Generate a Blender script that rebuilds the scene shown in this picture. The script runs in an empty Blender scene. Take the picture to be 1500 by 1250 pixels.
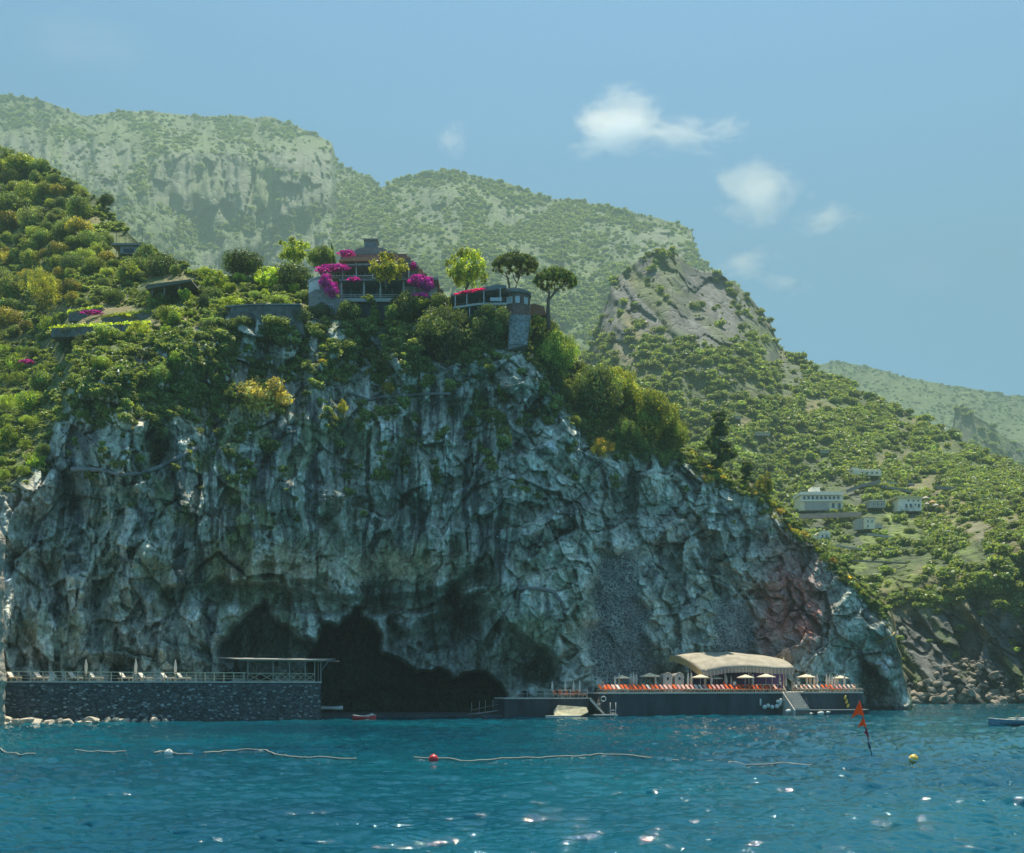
import bpy, math, random
import numpy as np
from mathutils import Vector, Matrix

C = bpy.context.scene.collection
SC = bpy.context.scene
rng = np.random.default_rng(7)
random.seed(7)
F, HZ, CH = 1600.0, 1003.0, 4.4          # focal length and horizon in photograph pixels, eye height in metres

# ------------------------------------------------------------------ camera, sky, sun, exposure
cam_d = bpy.data.cameras.new('camera'); cam = bpy.data.objects.new('camera', cam_d); C.objects.link(cam)
cam.location = (0, 0, CH); cam.rotation_euler = (math.radians(90), 0, 0)
cam_d.sensor_width = 36; cam_d.lens = 36 * F / 1500.0
cam_d.shift_y = (HZ - 625) / 1500.0
cam_d.clip_start = 0.5; cam_d.clip_end = 20000
SC.camera = cam

SUN_EL, SUN_AZ = math.radians(69), math.radians(14)   # azimuth from +Y towards +X
sd = Vector((math.sin(SUN_AZ) * math.cos(SUN_EL), math.cos(SUN_AZ) * math.cos(SUN_EL), math.sin(SUN_EL)))
W = bpy.data.worlds.new('World'); SC.world = W; W.use_nodes = True
wn, wl = W.node_tree.nodes, W.node_tree.links
sky = wn.new('ShaderNodeTexSky'); sky.sky_type = 'NISHITA'; sky.sun_disc = False
sky.sun_elevation = SUN_EL; sky.sun_rotation = SUN_AZ
sky.altitude = 0; sky.air_density = 1.0; sky.dust_density = .8; sky.ozone_density = 3.0
bg = wn['Background']; bg.inputs['Strength'].default_value = 0.095
tnt = wn.new('ShaderNodeVectorMath'); tnt.operation = 'MULTIPLY'; tnt.inputs[1].default_value = (.50, .83, .97)
wl.new(sky.outputs[0], tnt.inputs[0]); wl.new(tnt.outputs[0], bg.inputs[0])
sl = bpy.data.lights.new('sun', 'SUN'); so = bpy.data.objects.new('sun', sl); C.objects.link(so)
sl.energy = 5.0; sl.angle = math.radians(0.5); sl.color = (1.0, 0.93, 0.78)
so.rotation_euler = (-sd).to_track_quat('-Z', 'Y').to_euler(); so.location = sd * 500
SC.view_settings.view_transform = 'Standard'; SC.view_settings.look = 'None'
SC.view_settings.exposure = 1.4; SC.view_settings.gamma = 1.0; SC.view_settings.use_curve_mapping = False
SC.render.engine = 'CYCLES'
cy = SC.cycles
cy.use_denoising = True; cy.max_bounces = 5; cy.diffuse_bounces = 2; cy.glossy_bounces = 2
cy.transmission_bounces = 3; cy.volume_bounces = 2; cy.transparent_max_bounces = 6
cy.caustics_reflective = False; cy.caustics_refractive = False
cy.sample_clamp_indirect = 4; cy.volume_max_steps = 64; cy.volume_step_rate = 1.0

# ------------------------------------------------------------------ helpers
def P(px, py, d):
    return Vector(((px - 750) / F * d, d, CH + (HZ - py) / F * d))
def ss(a, b, x):
    t = np.clip((x - a) / (b - a), 0, 1); return t * t * (3 - 2 * t)
def tag(o, label=None, cat=None, group=None, kind=None):
    if label: o['label'] = label
    if cat: o['category'] = cat
    if group: o['group'] = group
    if kind: o['kind'] = kind
    return o
def empty(name, loc=(0, 0, 0), rz=0.0):
    o = bpy.data.objects.new(name, None); C.objects.link(o)
    o.location = loc; o.rotation_euler = (0, 0, rz); o.empty_display_size = .3
    return o
def link(name, me, parent=None):
    o = bpy.data.objects.new(name, me); C.objects.link(o)
    if parent is not None: o.parent = parent
    return o
def kids(o): return [c for c in bpy.data.objects if c.parent == o]
TREE = {}
def copy_tree(o, ch=None, parent=None):
    """ch: nested list of (object, children)"""
    c = o.copy(); C.objects.link(c)
    if parent is not None: c.parent = parent
    for (k, sub) in (ch or []): copy_tree(k, sub, c)
    return c
def snapshot(o): return [(k, snapshot(k)) for k in kids(o)]

def mesh_np(name, verts, quads, mat, col=None, smooth=True, attr='col'):
    me = bpy.data.meshes.new(name)
    nv, nf = len(verts), len(quads); k = quads.shape[1]
    me.vertices.add(nv); me.vertices.foreach_set('co', np.ascontiguousarray(verts, dtype=np.float32).ravel())
    me.loops.add(nf * k); me.loops.foreach_set('vertex_index', np.ascontiguousarray(quads, dtype=np.int32).ravel())
    me.polygons.add(nf); me.polygons.foreach_set('loop_start', np.arange(0, nf * k, k, dtype=np.int32))
    me.polygons.foreach_set('loop_total', np.full(nf, k, dtype=np.int32))
    me.polygons.foreach_set('use_smooth', np.full(nf, smooth, dtype=bool))
    if col is not None:
        a = me.color_attributes.new(attr, 'FLOAT_COLOR', 'POINT')
        c4 = np.ones((nv, 4), dtype=np.float32); c4[:, :3] = col
        a.data.foreach_set('color', c4.ravel())
    me.update(calc_edges=True)
    if mat: me.materials.append(mat)
    return me

class MB:
    def __init__(s): s.v = []; s.f = []; s.sm = []
    def add(s, v, f, smooth=False):
        n = len(s.v); s.v += [tuple(q) for q in v]; s.f += [tuple(i + n for i in q) for q in f]; s.sm += [smooth] * len(f)
    def box(s, c, size, rz=0.0, M=None):
        sx, sy, sz = [q / 2 for q in size]; v = []
        for dz in (-sz, sz):
            for dx, dy in ((-sx, -sy), (sx, -sy), (sx, sy), (-sx, sy)):
                p = Vector((dx, dy, dz))
                if M: p = M @ p
                p.rotate(Matrix.Rotation(rz, 3, 'Z')); v.append(p + Vector(c))
        s.add(v, [(3, 2, 1, 0), (4, 5, 6, 7), (0, 1, 5, 4), (1, 2, 6, 5), (2, 3, 7, 6), (3, 0, 4, 7)])
        return s
    def prism(s, poly, z0, z1):
        """poly: list of (x,y) ccw; vertical prism"""
        n = len(poly)
        v = [(x, y, z0) for x, y in poly] + [(x, y, z1) for x, y in poly]
        s.add(v, [tuple(range(n - 1, -1, -1)), tuple(range(n, 2 * n))] + [(i, (i + 1) % n, n + (i + 1) % n, n + i) for i in range(n)])
        return s
    def extrude(s, pts, vec):
        n = len(pts); v = [Vector(p) for p in pts] + [Vector(p) + Vector(vec) for p in pts]
        s.add(v, [tuple(range(n)), tuple(range(2 * n - 1, n - 1, -1))] + [(i, n + i, n + (i + 1) % n, (i + 1) % n) for i in range(n)])
        return s
    def tube(s, pts, rad, n=6, cap=True, smooth=True):
        pts = [Vector(p) for p in pts]; m = len(pts)
        if not hasattr(rad, '__len__'): rad = [rad] * m
        v = []
        for i, p in enumerate(pts):
            t = (pts[min(i + 1, m - 1)] - pts[max(i - 1, 0)]).normalized()
            a = t.orthogonal().normalized() if abs(t.z) > .95 else t.cross(Vector((0, 0, 1))).normalized()
            b = t.cross(a)
            for k in range(n):
                w = 2 * math.pi * k / n; v.append(p + (a * math.cos(w) + b * math.sin(w)) * rad[i])
        f = [(i * n + k, i * n + (k + 1) % n, (i + 1) * n + (k + 1) % n, (i + 1) * n + k) for i in range(m - 1) for k in range(n)]
        if cap: f += [tuple(range(n - 1, -1, -1)), tuple(range((m - 1) * n, m * n))]
        s.add(v, f, smooth); return s
    def lathe(s, prof, c=(0, 0, 0), n=12, smooth=True, M=None):
        v = []
        for r, z in prof:
            for k in range(n):
                p = Vector((r * math.cos(2 * math.pi * k / n), r * math.sin(2 * math.pi * k / n), z))
                if M: p = M @ p
                v.append(p + Vector(c))
        m = len(prof)
        f = [(i * n + k, i * n + (k + 1) % n, (i + 1) * n + (k + 1) % n, (i + 1) * n + k) for i in range(m - 1) for k in range(n)]
        f += [tuple(range(n - 1, -1, -1)), tuple(range((m - 1) * n, m * n))]
        s.add(v, f, smooth); return s
    def ball(s, c, r, n=10, m=6, sq=(1, 1, 1)):
        prof = [(max(.02, math.sin(math.pi * i / m)), -math.cos(math.pi * i / m)) for i in range(m + 1)]
        M = Matrix.Diagonal((r * sq[0], r * sq[1], r * sq[2]))
        return s.lathe(prof, c, n, True, M)
    def mesh(s, name, mat):
        me = bpy.data.meshes.new(name); me.from_pydata(s.v, [], s.f); me.update()
        me.polygons.foreach_set('use_smooth', s.sm)
        if mat: me.materials.append(mat)
        return me
    def build(s, name, mat, parent=None): return link(name, s.mesh(name, mat), parent)

# ------------------------------------------------------------------ noise in numpy
def _h(ix, iy, seed):
    n = (ix.astype(np.int64) * 374761393 + iy.astype(np.int64) * 668265263 + seed * 1442695041) & 0xffffffff
    n = ((n ^ (n >> 13)) * 1274126177) & 0xffffffff
    n = ((n ^ (n >> 16)) * 2246822519) & 0xffffffff
    return ((n ^ (n >> 15)) & 0xffffff) / float(0xffffff)
def vn(x, y, seed=0):
    ix = np.floor(x); iy = np.floor(y); fx = x - ix; fy = y - iy
    fx = fx * fx * fx * (fx * (fx * 6 - 15) + 10); fy = fy * fy * fy * (fy * (fy * 6 - 15) + 10)
    a = _h(ix, iy, seed); b = _h(ix + 1, iy, seed); c = _h(ix, iy + 1, seed); d = _h(ix + 1, iy + 1, seed)
    return (a + (b - a) * fx + (c - a) * fy + (a - b - c + d) * fx * fy) * 2 - 1
def fbm(x, y, o=5, seed=0, g=.5, lac=2.03):
    s = 0; a = 1; t = 0
    for i in range(o):
        s = s + a * vn(x, y, seed + i * 17); t += a; a *= g
        x, y = x * lac * .98 + y * lac * .2 + 3.7, y * lac * .98 - x * lac * .2 + 9.1
    return s / t
def ridge(x, y, o=4, seed=0, g=.5):
    s = 0; a = 1; t = 0
    for i in range(o):
        s = s + a * (1 - 2 * np.abs(vn(x, y, seed + i * 31))); t += a; a *= g; x = x * 2.07 + 5.2; y = y * 2.07 + 1.3
    return s / t
def facet(x, y, seed=0, tilt=.7):
    """angular blocks: every cell is a tilted plane; returns height and distance to the cell's border"""
    ix = np.floor(x); iy = np.floor(y)
    f1 = np.full(x.shape, 9.); f2 = np.full(x.shape, 9.); h = np.zeros(x.shape)
    for j in (-1, 0, 1):
        for i in (-1, 0, 1):
            cx = ix + i; cy_ = iy + j
            jx = cx + .1 + .8 * _h(cx, cy_, seed); jy = cy_ + .1 + .8 * _h(cx, cy_, seed + 5)
            dx = x - jx; dy = y - jy; dd = np.sqrt(dx * dx + dy * dy)
            hh = (_h(cx, cy_, seed + 9) * 2 - 1) + tilt * 2 * ((_h(cx, cy_, seed + 11) - .5) * dx + (_h(cx, cy_, seed + 13) - .5) * dy)
            m = dd < f1
            f2 = np.where(m, f1, np.minimum(f2, dd)); h = np.where(m, hh, h); f1 = np.where(m, dd, f1)
    return h, f2 - f1
def inpoly(x, y, poly):
    c = np.zeros(x.shape, bool); n = len(poly)
    for i in range(n):
        x1, y1 = poly[i]; x2, y2 = poly[(i + 1) % n]
        if y1 == y2: continue
        c ^= ((y1 > y) != (y2 > y)) & (x < (x2 - x1) * (y - y1) / (y2 - y1) + x1)
    return c
def blur(a, k, ax):
    if k < 1: return a
    p = [(0, 0)] * a.ndim; p[ax] = (k, k)
    b = np.cumsum(np.pad(a, p, mode='edge'), axis=ax); n = a.shape[ax]
    z = np.take(b, [0], axis=ax) * 0
    b = np.concatenate([z, b], axis=ax)
    return (np.take(b, range(2 * k + 1, 2 * k + 1 + n), axis=ax) - np.take(b, range(0, n), axis=ax)) / (2 * k + 1)
def blur2(a, kx, ky): return blur(blur(blur(blur(a, kx, 0), ky, 1), kx, 0), ky, 1)

# ------------------------------------------------------------------ materials
def mat_new(name):
    m = bpy.data.materials.new(name); m.use_nodes = True
    n, l = m.node_tree.nodes, m.node_tree.links
    return m, n, l, n['Principled BSDF']
def nd(n, t, **kw):
    q = n.new(t)
    for k, v in kw.items():
        if k in q.inputs: q.inputs[k].default_value = v
        else: setattr(q, k, v)
    return q
def simple(name, col, rough=.6, var=.25, scale=3.0, bump=.0, metal=0.0, stretch=None, spec=.5):
    m, n, l, b = mat_new(name)
    tc = nd(n, 'ShaderNodeTexCoord'); ns = nd(n, 'ShaderNodeTexNoise', Scale=scale, Detail=6.0, Roughness=.65)
    src = tc.outputs['Object']
    if stretch:
        mp = nd(n, 'ShaderNodeMapping'); mp.inputs['Scale'].default_value = stretch; l.new(src, mp.inputs[0]); src = mp.outputs[0]
    l.new(src, ns.inputs['Vector'])
    r = nd(n, 'ShaderNodeMapRange'); r.inputs[1].default_value = .3; r.inputs[2].default_value = .7
    r.inputs[3].default_value = 1 - var; r.inputs[4].default_value = 1 + var
    l.new(ns.outputs[0], r.inputs[0])
    mx = nd(n, 'ShaderNodeVectorMath', operation='MULTIPLY'); mx.inputs[0].default_value = col
    l.new(r.outputs[0], mx.inputs[1]); l.new(mx.outputs[0], b.inputs['Base Color'])
    b.inputs['Roughness'].default_value = rough; b.inputs['Metallic'].default_value = metal
    b.inputs['Specular IOR Level'].default_value = spec
    if bump > 0:
        bp = nd(n, 'ShaderNodeBump', Distance=bump, Strength=1.0); l.new(ns.outputs[0], bp.inputs['Height']); l.new(bp.outputs[0], b.inputs['Normal'])
    return m
def rock_mat(name, s1, s2, bd, stretch=(1, 1, .45)):
    m, n, l, b = mat_new(name)
    at = nd(n, 'ShaderNodeAttribute', attribute_name='col'); tc = nd(n, 'ShaderNodeTexCoord')
    mp = nd(n, 'ShaderNodeMapping'); mp.inputs['Scale'].default_value = stretch; l.new(tc.outputs['Object'], mp.inputs[0])
    n1 = nd(n, 'ShaderNodeTexNoise', Scale=s1, Detail=9.0, Roughness=.72, Distortion=.4); l.new(mp.outputs[0], n1.inputs['Vector'])
    n2 = nd(n, 'ShaderNodeTexVoronoi', Scale=s2); n2.feature = 'DISTANCE_TO_EDGE'
    wv = nd(n, 'ShaderNodeVectorMath', operation='ADD'); l.new(mp.outputs[0], wv.inputs[0])
    n3 = nd(n, 'ShaderNodeTexNoise', Scale=s2 * .8, Detail=4.0); l.new(mp.outputs[0], n3.inputs['Vector']); l.new(n3.outputs[1], wv.inputs[1])
    l.new(wv.outputs[0], n2.inputs['Vector'])
    r = nd(n, 'ShaderNodeMapRange'); r.inputs[1].default_value = .33; r.inputs[2].default_value = .67; r.inputs[3].default_value = .45; r.inputs[4].default_value = 1.6
    l.new(n1.outputs[0], r.inputs[0])
    cr = nd(n, 'ShaderNodeMapRange'); cr.inputs[1].default_value = 0; cr.inputs[2].default_value = .07; cr.inputs[3].default_value = .0; cr.inputs[4].default_value = 1
    l.new(n2.outputs['Distance'], cr.inputs[0])
    mx = nd(n, 'ShaderNodeVectorMath', operation='MULTIPLY'); l.new(at.outputs['Color'], mx.inputs[0]); l.new(r.outputs[0], mx.inputs[1])
    l.new(mx.outputs[0], b.inputs['Base Color'])
    b.inputs['Roughness'].default_value = .85; b.inputs['Specular IOR Level'].default_value = .3
    hh = nd(n, 'ShaderNodeMath', operation='MULTIPLY_ADD'); l.new(cr.outputs[0], hh.inputs[0]); hh.inputs[1].default_value = .35; l.new(n1.outputs[0], hh.inputs[2])
    bp = nd(n, 'ShaderNodeBump', Distance=bd, Strength=1.0); l.new(hh.outputs[0], bp.inputs['Height']); l.new(bp.outputs[0], b.inputs['Normal'])
    return m
def leaf_mat(name, base, tr, rnd=.35):
    """two-sided leaf with light passing through; the object's own colour tints it"""
    m, n, l, b = mat_new(name); n.remove(b); out = n['Material Output']
    oi = nd(n, 'ShaderNodeObjectInfo'); at = nd(n, 'ShaderNodeAttribute', attribute_name='col')
    v1 = nd(n, 'ShaderNodeVectorMath', operation='MULTIPLY'); l.new(oi.outputs['Color'], v1.inputs[0]); l.new(at.outputs['Color'], v1.inputs[1])
    rr = nd(n, 'ShaderNodeMapRange'); rr.inputs[3].default_value = 1 - rnd; rr.inputs[4].default_value = 1 + rnd; l.new(oi.outputs['Random'], rr.inputs[0])
    v2 = nd(n, 'ShaderNodeVectorMath', operation='MULTIPLY'); l.new(v1.outputs[0], v2.inputs[0]); l.new(rr.outputs[0], v2.inputs[1])
    v3 = nd(n, 'ShaderNodeVectorMath', operation='MULTIPLY'); l.new(v2.outputs[0], v3.inputs[0]); v3.inputs[1].default_value = base
    v4 = nd(n, 'ShaderNodeVectorMath', operation='MULTIPLY'); l.new(v2.outputs[0], v4.inputs[0]); v4.inputs[1].default_value = tr
    d = nd(n, 'ShaderNodeBsdfDiffuse'); t = nd(n, 'ShaderNodeBsdfTranslucent'); g = nd(n, 'ShaderNodeBsdfGlossy', Roughness=.45)
    l.new(v3.outputs[0], d.inputs[0]); l.new(v4.outputs[0], t.inputs[0]); g.inputs[0].default_value = (.03, .03, .03, 1)
    a = nd(n, 'ShaderNodeAddShader'); l.new(d.outputs[0], a.inputs[0]); l.new(t.outputs[0], a.inputs[1])
    a2 = nd(n, 'ShaderNodeAddShader'); l.new(a.outputs[0], a2.inputs[0]); l.new(g.outputs[0], a2.inputs[1])
    l.new(a2.outputs[0], out.inputs[0]); return m

M_ROCK = rock_mat('cliff_rock', 1.5, .55, .28, (1, 1, .8))
M_FAR = rock_mat('mountain_slope', .05, .03, 4.0)
M_MID = rock_mat('hill_slope', .16, .08, 1.6)
M_LEAF = leaf_mat('leaf', (.12, .16, .045), (.135, .165, .02))
M_FLOWER = leaf_mat('bougainvillea_bract', (.30, .01, .19), (.26, .005, .14), .15)
M_BARK = simple('bark', (.13, .10, .075), .9, .4, 4, .03)
M_PINEBARK = simple('pine_bark', (.17, .10, .07), .9, .4, 4, .03)

# ------------------------------------------------------------------ terrain sheets
def sheet(px, rows_y, rows_d, nr, by=6, bx=8):
    """px (nc,), rows_y/rows_d (k,nc) bottom to top -> grids (nc,nr) of px, py, d"""
    nc = len(px); t = np.linspace(0, 1, nr)
    Y = rows_y[0][:, None] + (rows_y[-1] - rows_y[0])[:, None] * t[None]
    D = np.empty((nc, nr))
    for i in range(nc): D[i] = np.interp(-Y[i], -rows_y[:, i], rows_d[:, i])
    D = blur2(D, bx, by)
    return np.repeat(px[:, None], nr, 1), Y, D
def quads(nc, nr):
    i = np.arange(nc - 1)[:, None] * nr + np.arange(nr - 1)[None]
    i = i.ravel(); return np.stack([i, i + nr, i + nr + 1, i + 1], 1)
def world(X, Y, D):
    return np.stack([(X - 750) / F * D, D, CH + (HZ - Y) / F * D], -1)
def with_back(V, steps):
    """rows carried over the crest and down the far side"""
    top = V[:, -1:, :]; ex = []
    for (b, dn) in steps:
        q = top.copy(); s = 1 + b / q[..., 1]; q[..., 0] *= s; q[..., 1] += b; q[..., 2] -= dn; ex.append(q)
    return np.concatenate([V] + ex, 1)
def spec(tab, px):
    """tab rows: (px, y0,d0, y1,d1, ...)"""
    T = np.array(tab, float); k = (T.shape[1] - 1) // 2
    ys = np.stack([np.interp(px, T[:, 0], T[:, 1 + 2 * i]) for i in range(k)])
    ds = np.stack([np.interp(px, T[:, 0], T[:, 2 + 2 * i]) for i in range(k)])
    return ys, ds
class Look:
    """finds the ground under a direction of view"""
    def __init__(s, px, Y, D): s.px, s.Y, s.D = px, Y, D
    def d(s, x, y):
        i = np.clip(np.searchsorted(s.px, x), 1, len(s.px) - 1)
        r = s.Y[i]; nr = len(r); t = (y - r[0]) / (r[-1] - r[0])
        return float(s.D[i, int(np.clip(t * (nr - 1), 0, nr - 1))])
    def top(s, x):
        return float(s.Y[np.clip(np.searchsorted(s.px, x), 1, len(s.px) - 1), -1])
    def p(s, x, y): return P(x, y, s.d(x, y))

# ---- the headland
HEAD = [  # px, y_base(d) , rim, crest
 (-330, 126, 760, 134, 200, 300), (-60, 128, 745, 136, 226, 282), (0, 130, 715, 137, 232, 272), (40, 131, 700, 138, 238, 266), (75, 132, 640, 142, 250, 262),
 (110, 132, 545, 143, 272, 255), (150, 133, 525, 144, 296, 250), (180, 133, 520, 144, 333, 236), (205, 134, 515, 145, 356, 220), (250, 136, 492, 148, 386, 200),
 (300, 139, 465, 155, 402, 186), (330, 141, 455, 156, 407, 182), (430, 147, 455, 160, 420, 180), (455, 149, 462, 161, 430, 180), (560, 152, 478, 163, 432, 182),
 (650, 154, 478, 163, 442, 180), (760, 156, 505, 164, 458, 175), (800, 157, 550, 166, 470, 172), (850, 160, 625, 168, 545, 176),
 (880, 162, 650, 170, 562, 178), (930, 165, 662, 172, 592, 182), (1000, 170, 672, 177, 648, 184), (1020, 171, 684, 178, 668, 185), (1060, 174, 702, 181, 690, 186), (1100, 176, 716, 184, 706, 189),
 (1150, 179, 765, 187, 752, 191), (1200, 181, 812, 189, 800, 192), (1250, 183, 850, 190, 840, 193), (1285, 184, 885, 190, 877, 192),
 (1305, 185, 915, 190, 903, 192), (1314, 185, 945, 189, 938, 191), (1325, 186, 990, 189, 985, 190), (1334, 186, 1030, 188, 1027, 189), (1342, 186, 1046, 187, 1044, 188)]
def build_head():
    px = np.concatenate([np.linspace(-330, -20, 60), np.arange(-18, 1342, 1.55)])
    T = [(a, HZ + (CH + 1.5) * F / b, b, c, d, e, f) for (a, b, c, d, e, f) in HEAD]
    ys, ds = spec(T, px)
    nr = 500
    X, Y, D = sheet(px, ys, ds, nr, 10, 10)
    m = .0975
    U = (X - 750) * m; V = (HZ - Y) * m
    rimy = np.interp(px, [t[0] for t in HEAD], [t[2] for t in HEAD])[:, None]
    below = ss(-12, 22, Y - rimy + 14 * fbm(X / 40, Y / 40, 3, 3))      # 1 on bare rock
    # warped, leaning strata: an upright system on the left, a leaning one on the right
    def strata(th, vst):
        wu = U + 1.0 * fbm(U / 6, V / 9, 4, 41); wv_ = V + 1.3 * fbm(U / 7, V / 8, 4, 57)
        A = wu * math.cos(th) + wv_ * math.sin(th); B = (-wu * math.sin(th) + wv_ * math.cos(th)) / vst
        d1, e1 = facet(A / 8.5, B / 14, 3, 1.3); d2, e2 = facet(A / 3.6 + 9, B / 6.5, 13, 1.3); d3, e3 = facet(A / 1.25, B / 2.7 + 4, 23); d4, e4 = facet(A / .6, B / 1.1, 29)
        d5, e5 = facet(A / 1.9 + 3, B / 5.2, 37, 1.2)
        out = 4.0 * fbm(A / 16, B / 22, 3, 71) + 2.0 * ridge(A / 9, B / 12, 2, 73) + 1.7 * d1 + 1.25 * d2 + .8 * d5 + .5 * d3 + .26 * d4
        ck = ss(-.1, .4, fbm(U / 6, V / 6, 3, 77))
        out -= ck * (.8 * np.exp(-e1 / .03) + .5 * np.exp(-e2 / .04))
        out += .6 * ridge(A / 5, B / 10, 5, 79) + .3 * ridge(A / 1.6, B / 3, 4, 83) + .5 * ridge(A / 3, B / 8, 4, 101) + .22 * fbm(A / .9, B / 1.2, 4, 111)
        g = .5 + .5 * fbm(A / 4, B / 9, 5, 401); fine = .5 + .5 * fbm(A / 1.3, B / 2.6, 5, 411, .6)
        tone = 1 + .35 * d3 + .25 * d4 + .3 * d5 + .2 * d2
        return np.stack([out, g, fine, tone, .5 + .5 * fbm(A / 2.2, B / 8, 5, 431), wu])
    lean = ss(790, 830, X + 60 * fbm(U / 9, V / 9, 4, 61) + (900 - Y) * .25)
    SL, SR = strata(-.06, .85), strata(.45, .6)
    out, g, fine, tone, dk = [SL[i] * (1 - lean) + SR[i] * lean for i in range(5)]; wu = SL[5]; A, B = wu, V
    flute = inpoly(X, Y, [(235, 600), (500, 570), (760, 560), (760, 830), (620, 880), (380, 860), (240, 850)]).astype(float)
    flute = blur2(flute, 14, 12)
    fl = ridge(wu / 1.9, V / 15, 3, 91); fl2 = ridge(wu / .75, V / 7, 2, 95)
    out += flute * (.5 * fl + .3 * fl2)
    out *= (.12 + .88 * blur2(below, 3, 12))
    push = np.zeros_like(D)
    def hole(poly, dep, k=2, ov=1.0):
        nonlocal push
        jx = X + 13 * fbm(U / 2.6, V / 2.6, 5, 201); jy = Y + 13 * fbm(U / 2.6, V / 2.6, 5, 211)
        q = inpoly(jx, jy, poly).astype(float); push = push + dep * blur2(q, k, k)
    hole([(455, 1075), (458, 975), (468, 940), (482, 912), (500, 922), (520, 893), (548, 912), (560, 955), (585, 965), (600, 988), (640, 975), (660, 995), (700, 985), (740, 1015), (750, 1075)], 24, 2)
    hole([(500, 1020), (545, 1000), (600, 1010), (650, 1020), (720, 1030), (720, 1075), (500, 1075)], 5, 4)
    hole([(318, 975), (335, 925), (360, 900), (386, 882), (405, 905), (432, 935), (462, 948), (470, 1000), (318, 1000)], 11, 2)
    hole([(330, 940), (352, 915), (352, 965), (330, 975)], 3, 3)
    hole([(560, 905), (600, 925), (625, 905), (660, 905), (705, 870), (730, 905), (770, 935), (810, 960), (815, 1000), (740, 1010), (640, 1000), (590, 985)], 6.5, 3)
    hole([(760, 980), (800, 960), (818, 990), (812, 1040), (760, 1040)], 4, 4)
    hole([(655, 860), (700, 835), (712, 850), (690, 880), (700, 930), (655, 905)], 4, 3)
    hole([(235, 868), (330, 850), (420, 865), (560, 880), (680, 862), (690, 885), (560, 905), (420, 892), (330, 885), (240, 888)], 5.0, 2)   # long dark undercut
    hole([(380, 828), (402, 820), (406, 838), (384, 845)], 3, 2); hole([(428, 855), (470, 842), (488, 852), (474, 868), (432, 868)], 3, 2)
    hole([(466, 752), (486, 748), (500, 775), (500, 815), (488, 800), (482, 770)], 2.5, 2)
    hole([(560, 745), (580, 735), (606, 748), (622, 775), (610, 772), (590, 755), (570, 765)], 1.6, 3)
    hole([(222, 650), (250, 640), (262, 655), (250, 680), (222, 690)], 2.5, 3)
    hole([(90, 690), (112, 700), (128, 760), (150, 800), (132, 825), (112, 780), (98, 740)], 3, 3)
    hole([(205, 830), (230, 820), (240, 850), (222, 872), (202, 860)], 2, 4)
    hole([(684, 700), (720, 700), (705, 725), (688, 720)], 1.4, 3); hole([(508, 590), (534, 588), (532, 714), (514, 714)], 1.3, 2)
    hole([(652, 700), (682, 700), (680, 850), (656, 850)], 1.3, 3)
    hole([(1252, 985), (1285, 975), (1296, 1000), (1300, 1060), (1255, 1060)], 8, 4)
    hole([(1240, 940), (1306, 934), (1300, 960), (1290, 985), (1236, 980), (1225, 960)], 3.5, 4)
    hole([(1045, 880), (1060, 840), (1000, 770), (1020, 760), (1085, 850), (1130, 940), (1150, 985), (1120, 985)], 2.2, 5)
    hole([(900, 950), (1180, 960), (1230, 985), (1230, 1020), (900, 1020)], 1.0, 8)
    hole([(60, 965), (235, 960), (240, 990), (60, 990)], 2.5, 4)
    hole([(850, 800), (876, 806), (872, 905), (850, 860)], 1.5, 4)
    # masonry patches are flat
    mas = inpoly(X + 14 * fbm(X / 25, Y / 25, 3, 221), Y + 14 * fbm(X / 25, Y / 25, 3, 223), [(874, 812), (938, 806), (944, 880), (962, 990), (905, 1010), (868, 1000), (866, 905)]) | inpoly(X + 10 * fbm(X / 20, Y / 20, 3, 221), Y, [(1046, 884), (1086, 878), (1104, 930), (1100, 970), (1050, 970)])
    mas = blur2(mas.astype(float), 3, 3); out = out * (1 - .9 * mas) + mas * .6
    bulge = 3.2 * np.exp(-((X - 540) / 190) ** 2) * ss(900, 850, Y) * ss(560, 700, Y)
    D2 = D + push - (out + bulge) * ss(1345, 1300, X)
    # roughen silhouette
    Yj = Y.copy(); X2 = X + 0
    topw = np.linspace(0, 1, nr)[None] ** 6
    Yj -= topw * (4 * fbm(X / 14, X * 0 + 3, 4, 301)) * ss(-30, 20, X)
    X2 = X2 + ss(1290, 1335, X) * 5 * fbm(Y / 16, Y * 0, 4, 305)
    # ---- colour of the stone, plus painted shade in the deep recesses
    streak = .5 + .5 * fbm(wu / .8, V / 14, 4, 421)
    rock = np.array([.43, .44, .35]); dark = np.array([.05, .065, .065]); pale = np.array([.60, .57, .44])
    col = rock[None, None] * ((.55 + .95 * g) * tone)[..., None]
    def mixc(c, w):
        nonlocal col
        w = np.clip(w, 0, 1)[..., None]; col = col * (1 - w) + np.array(c)[None, None] * w
    mixc(dark, .8 * ss(.55, .75, dk))
    mixc(pale, .95 * ss(.75, 1, below) * ss(.5, .7, fine) * (.4 + .6 * ss(.4, .7, g)))
    mixc(dark, flute * ss(.52, .64, streak) * .85)
    mixc(pale, flute * ss(.44, .3, streak) * .5)
    def zone(cx, cy_, rx, ry, s=1.0): return s * np.exp(-((X - cx) / rx) ** 2 - ((Y - cy_) / ry) ** 2)
    mossn = ss(.42, .62, .5 + .5 * fbm(A / 2.5, B / 4, 5, 441))
    moss = np.clip(zone(330, 770, 120, 110) + zone(500, 620, 110, 60, .6) + zone(300, 660, 90, 60, .6) + zone(600, 820, 70, 30, .7) + zone(380, 930, 40, 40, .7) + zone(90, 880, 90, 90, .5) + zone(780, 900, 80, 100, .5), 0, 1)
    mixc((.36, .38, .10), moss * mossn * .85)
    mixc((.11, .15, .09), .35 * mossn)
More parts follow.
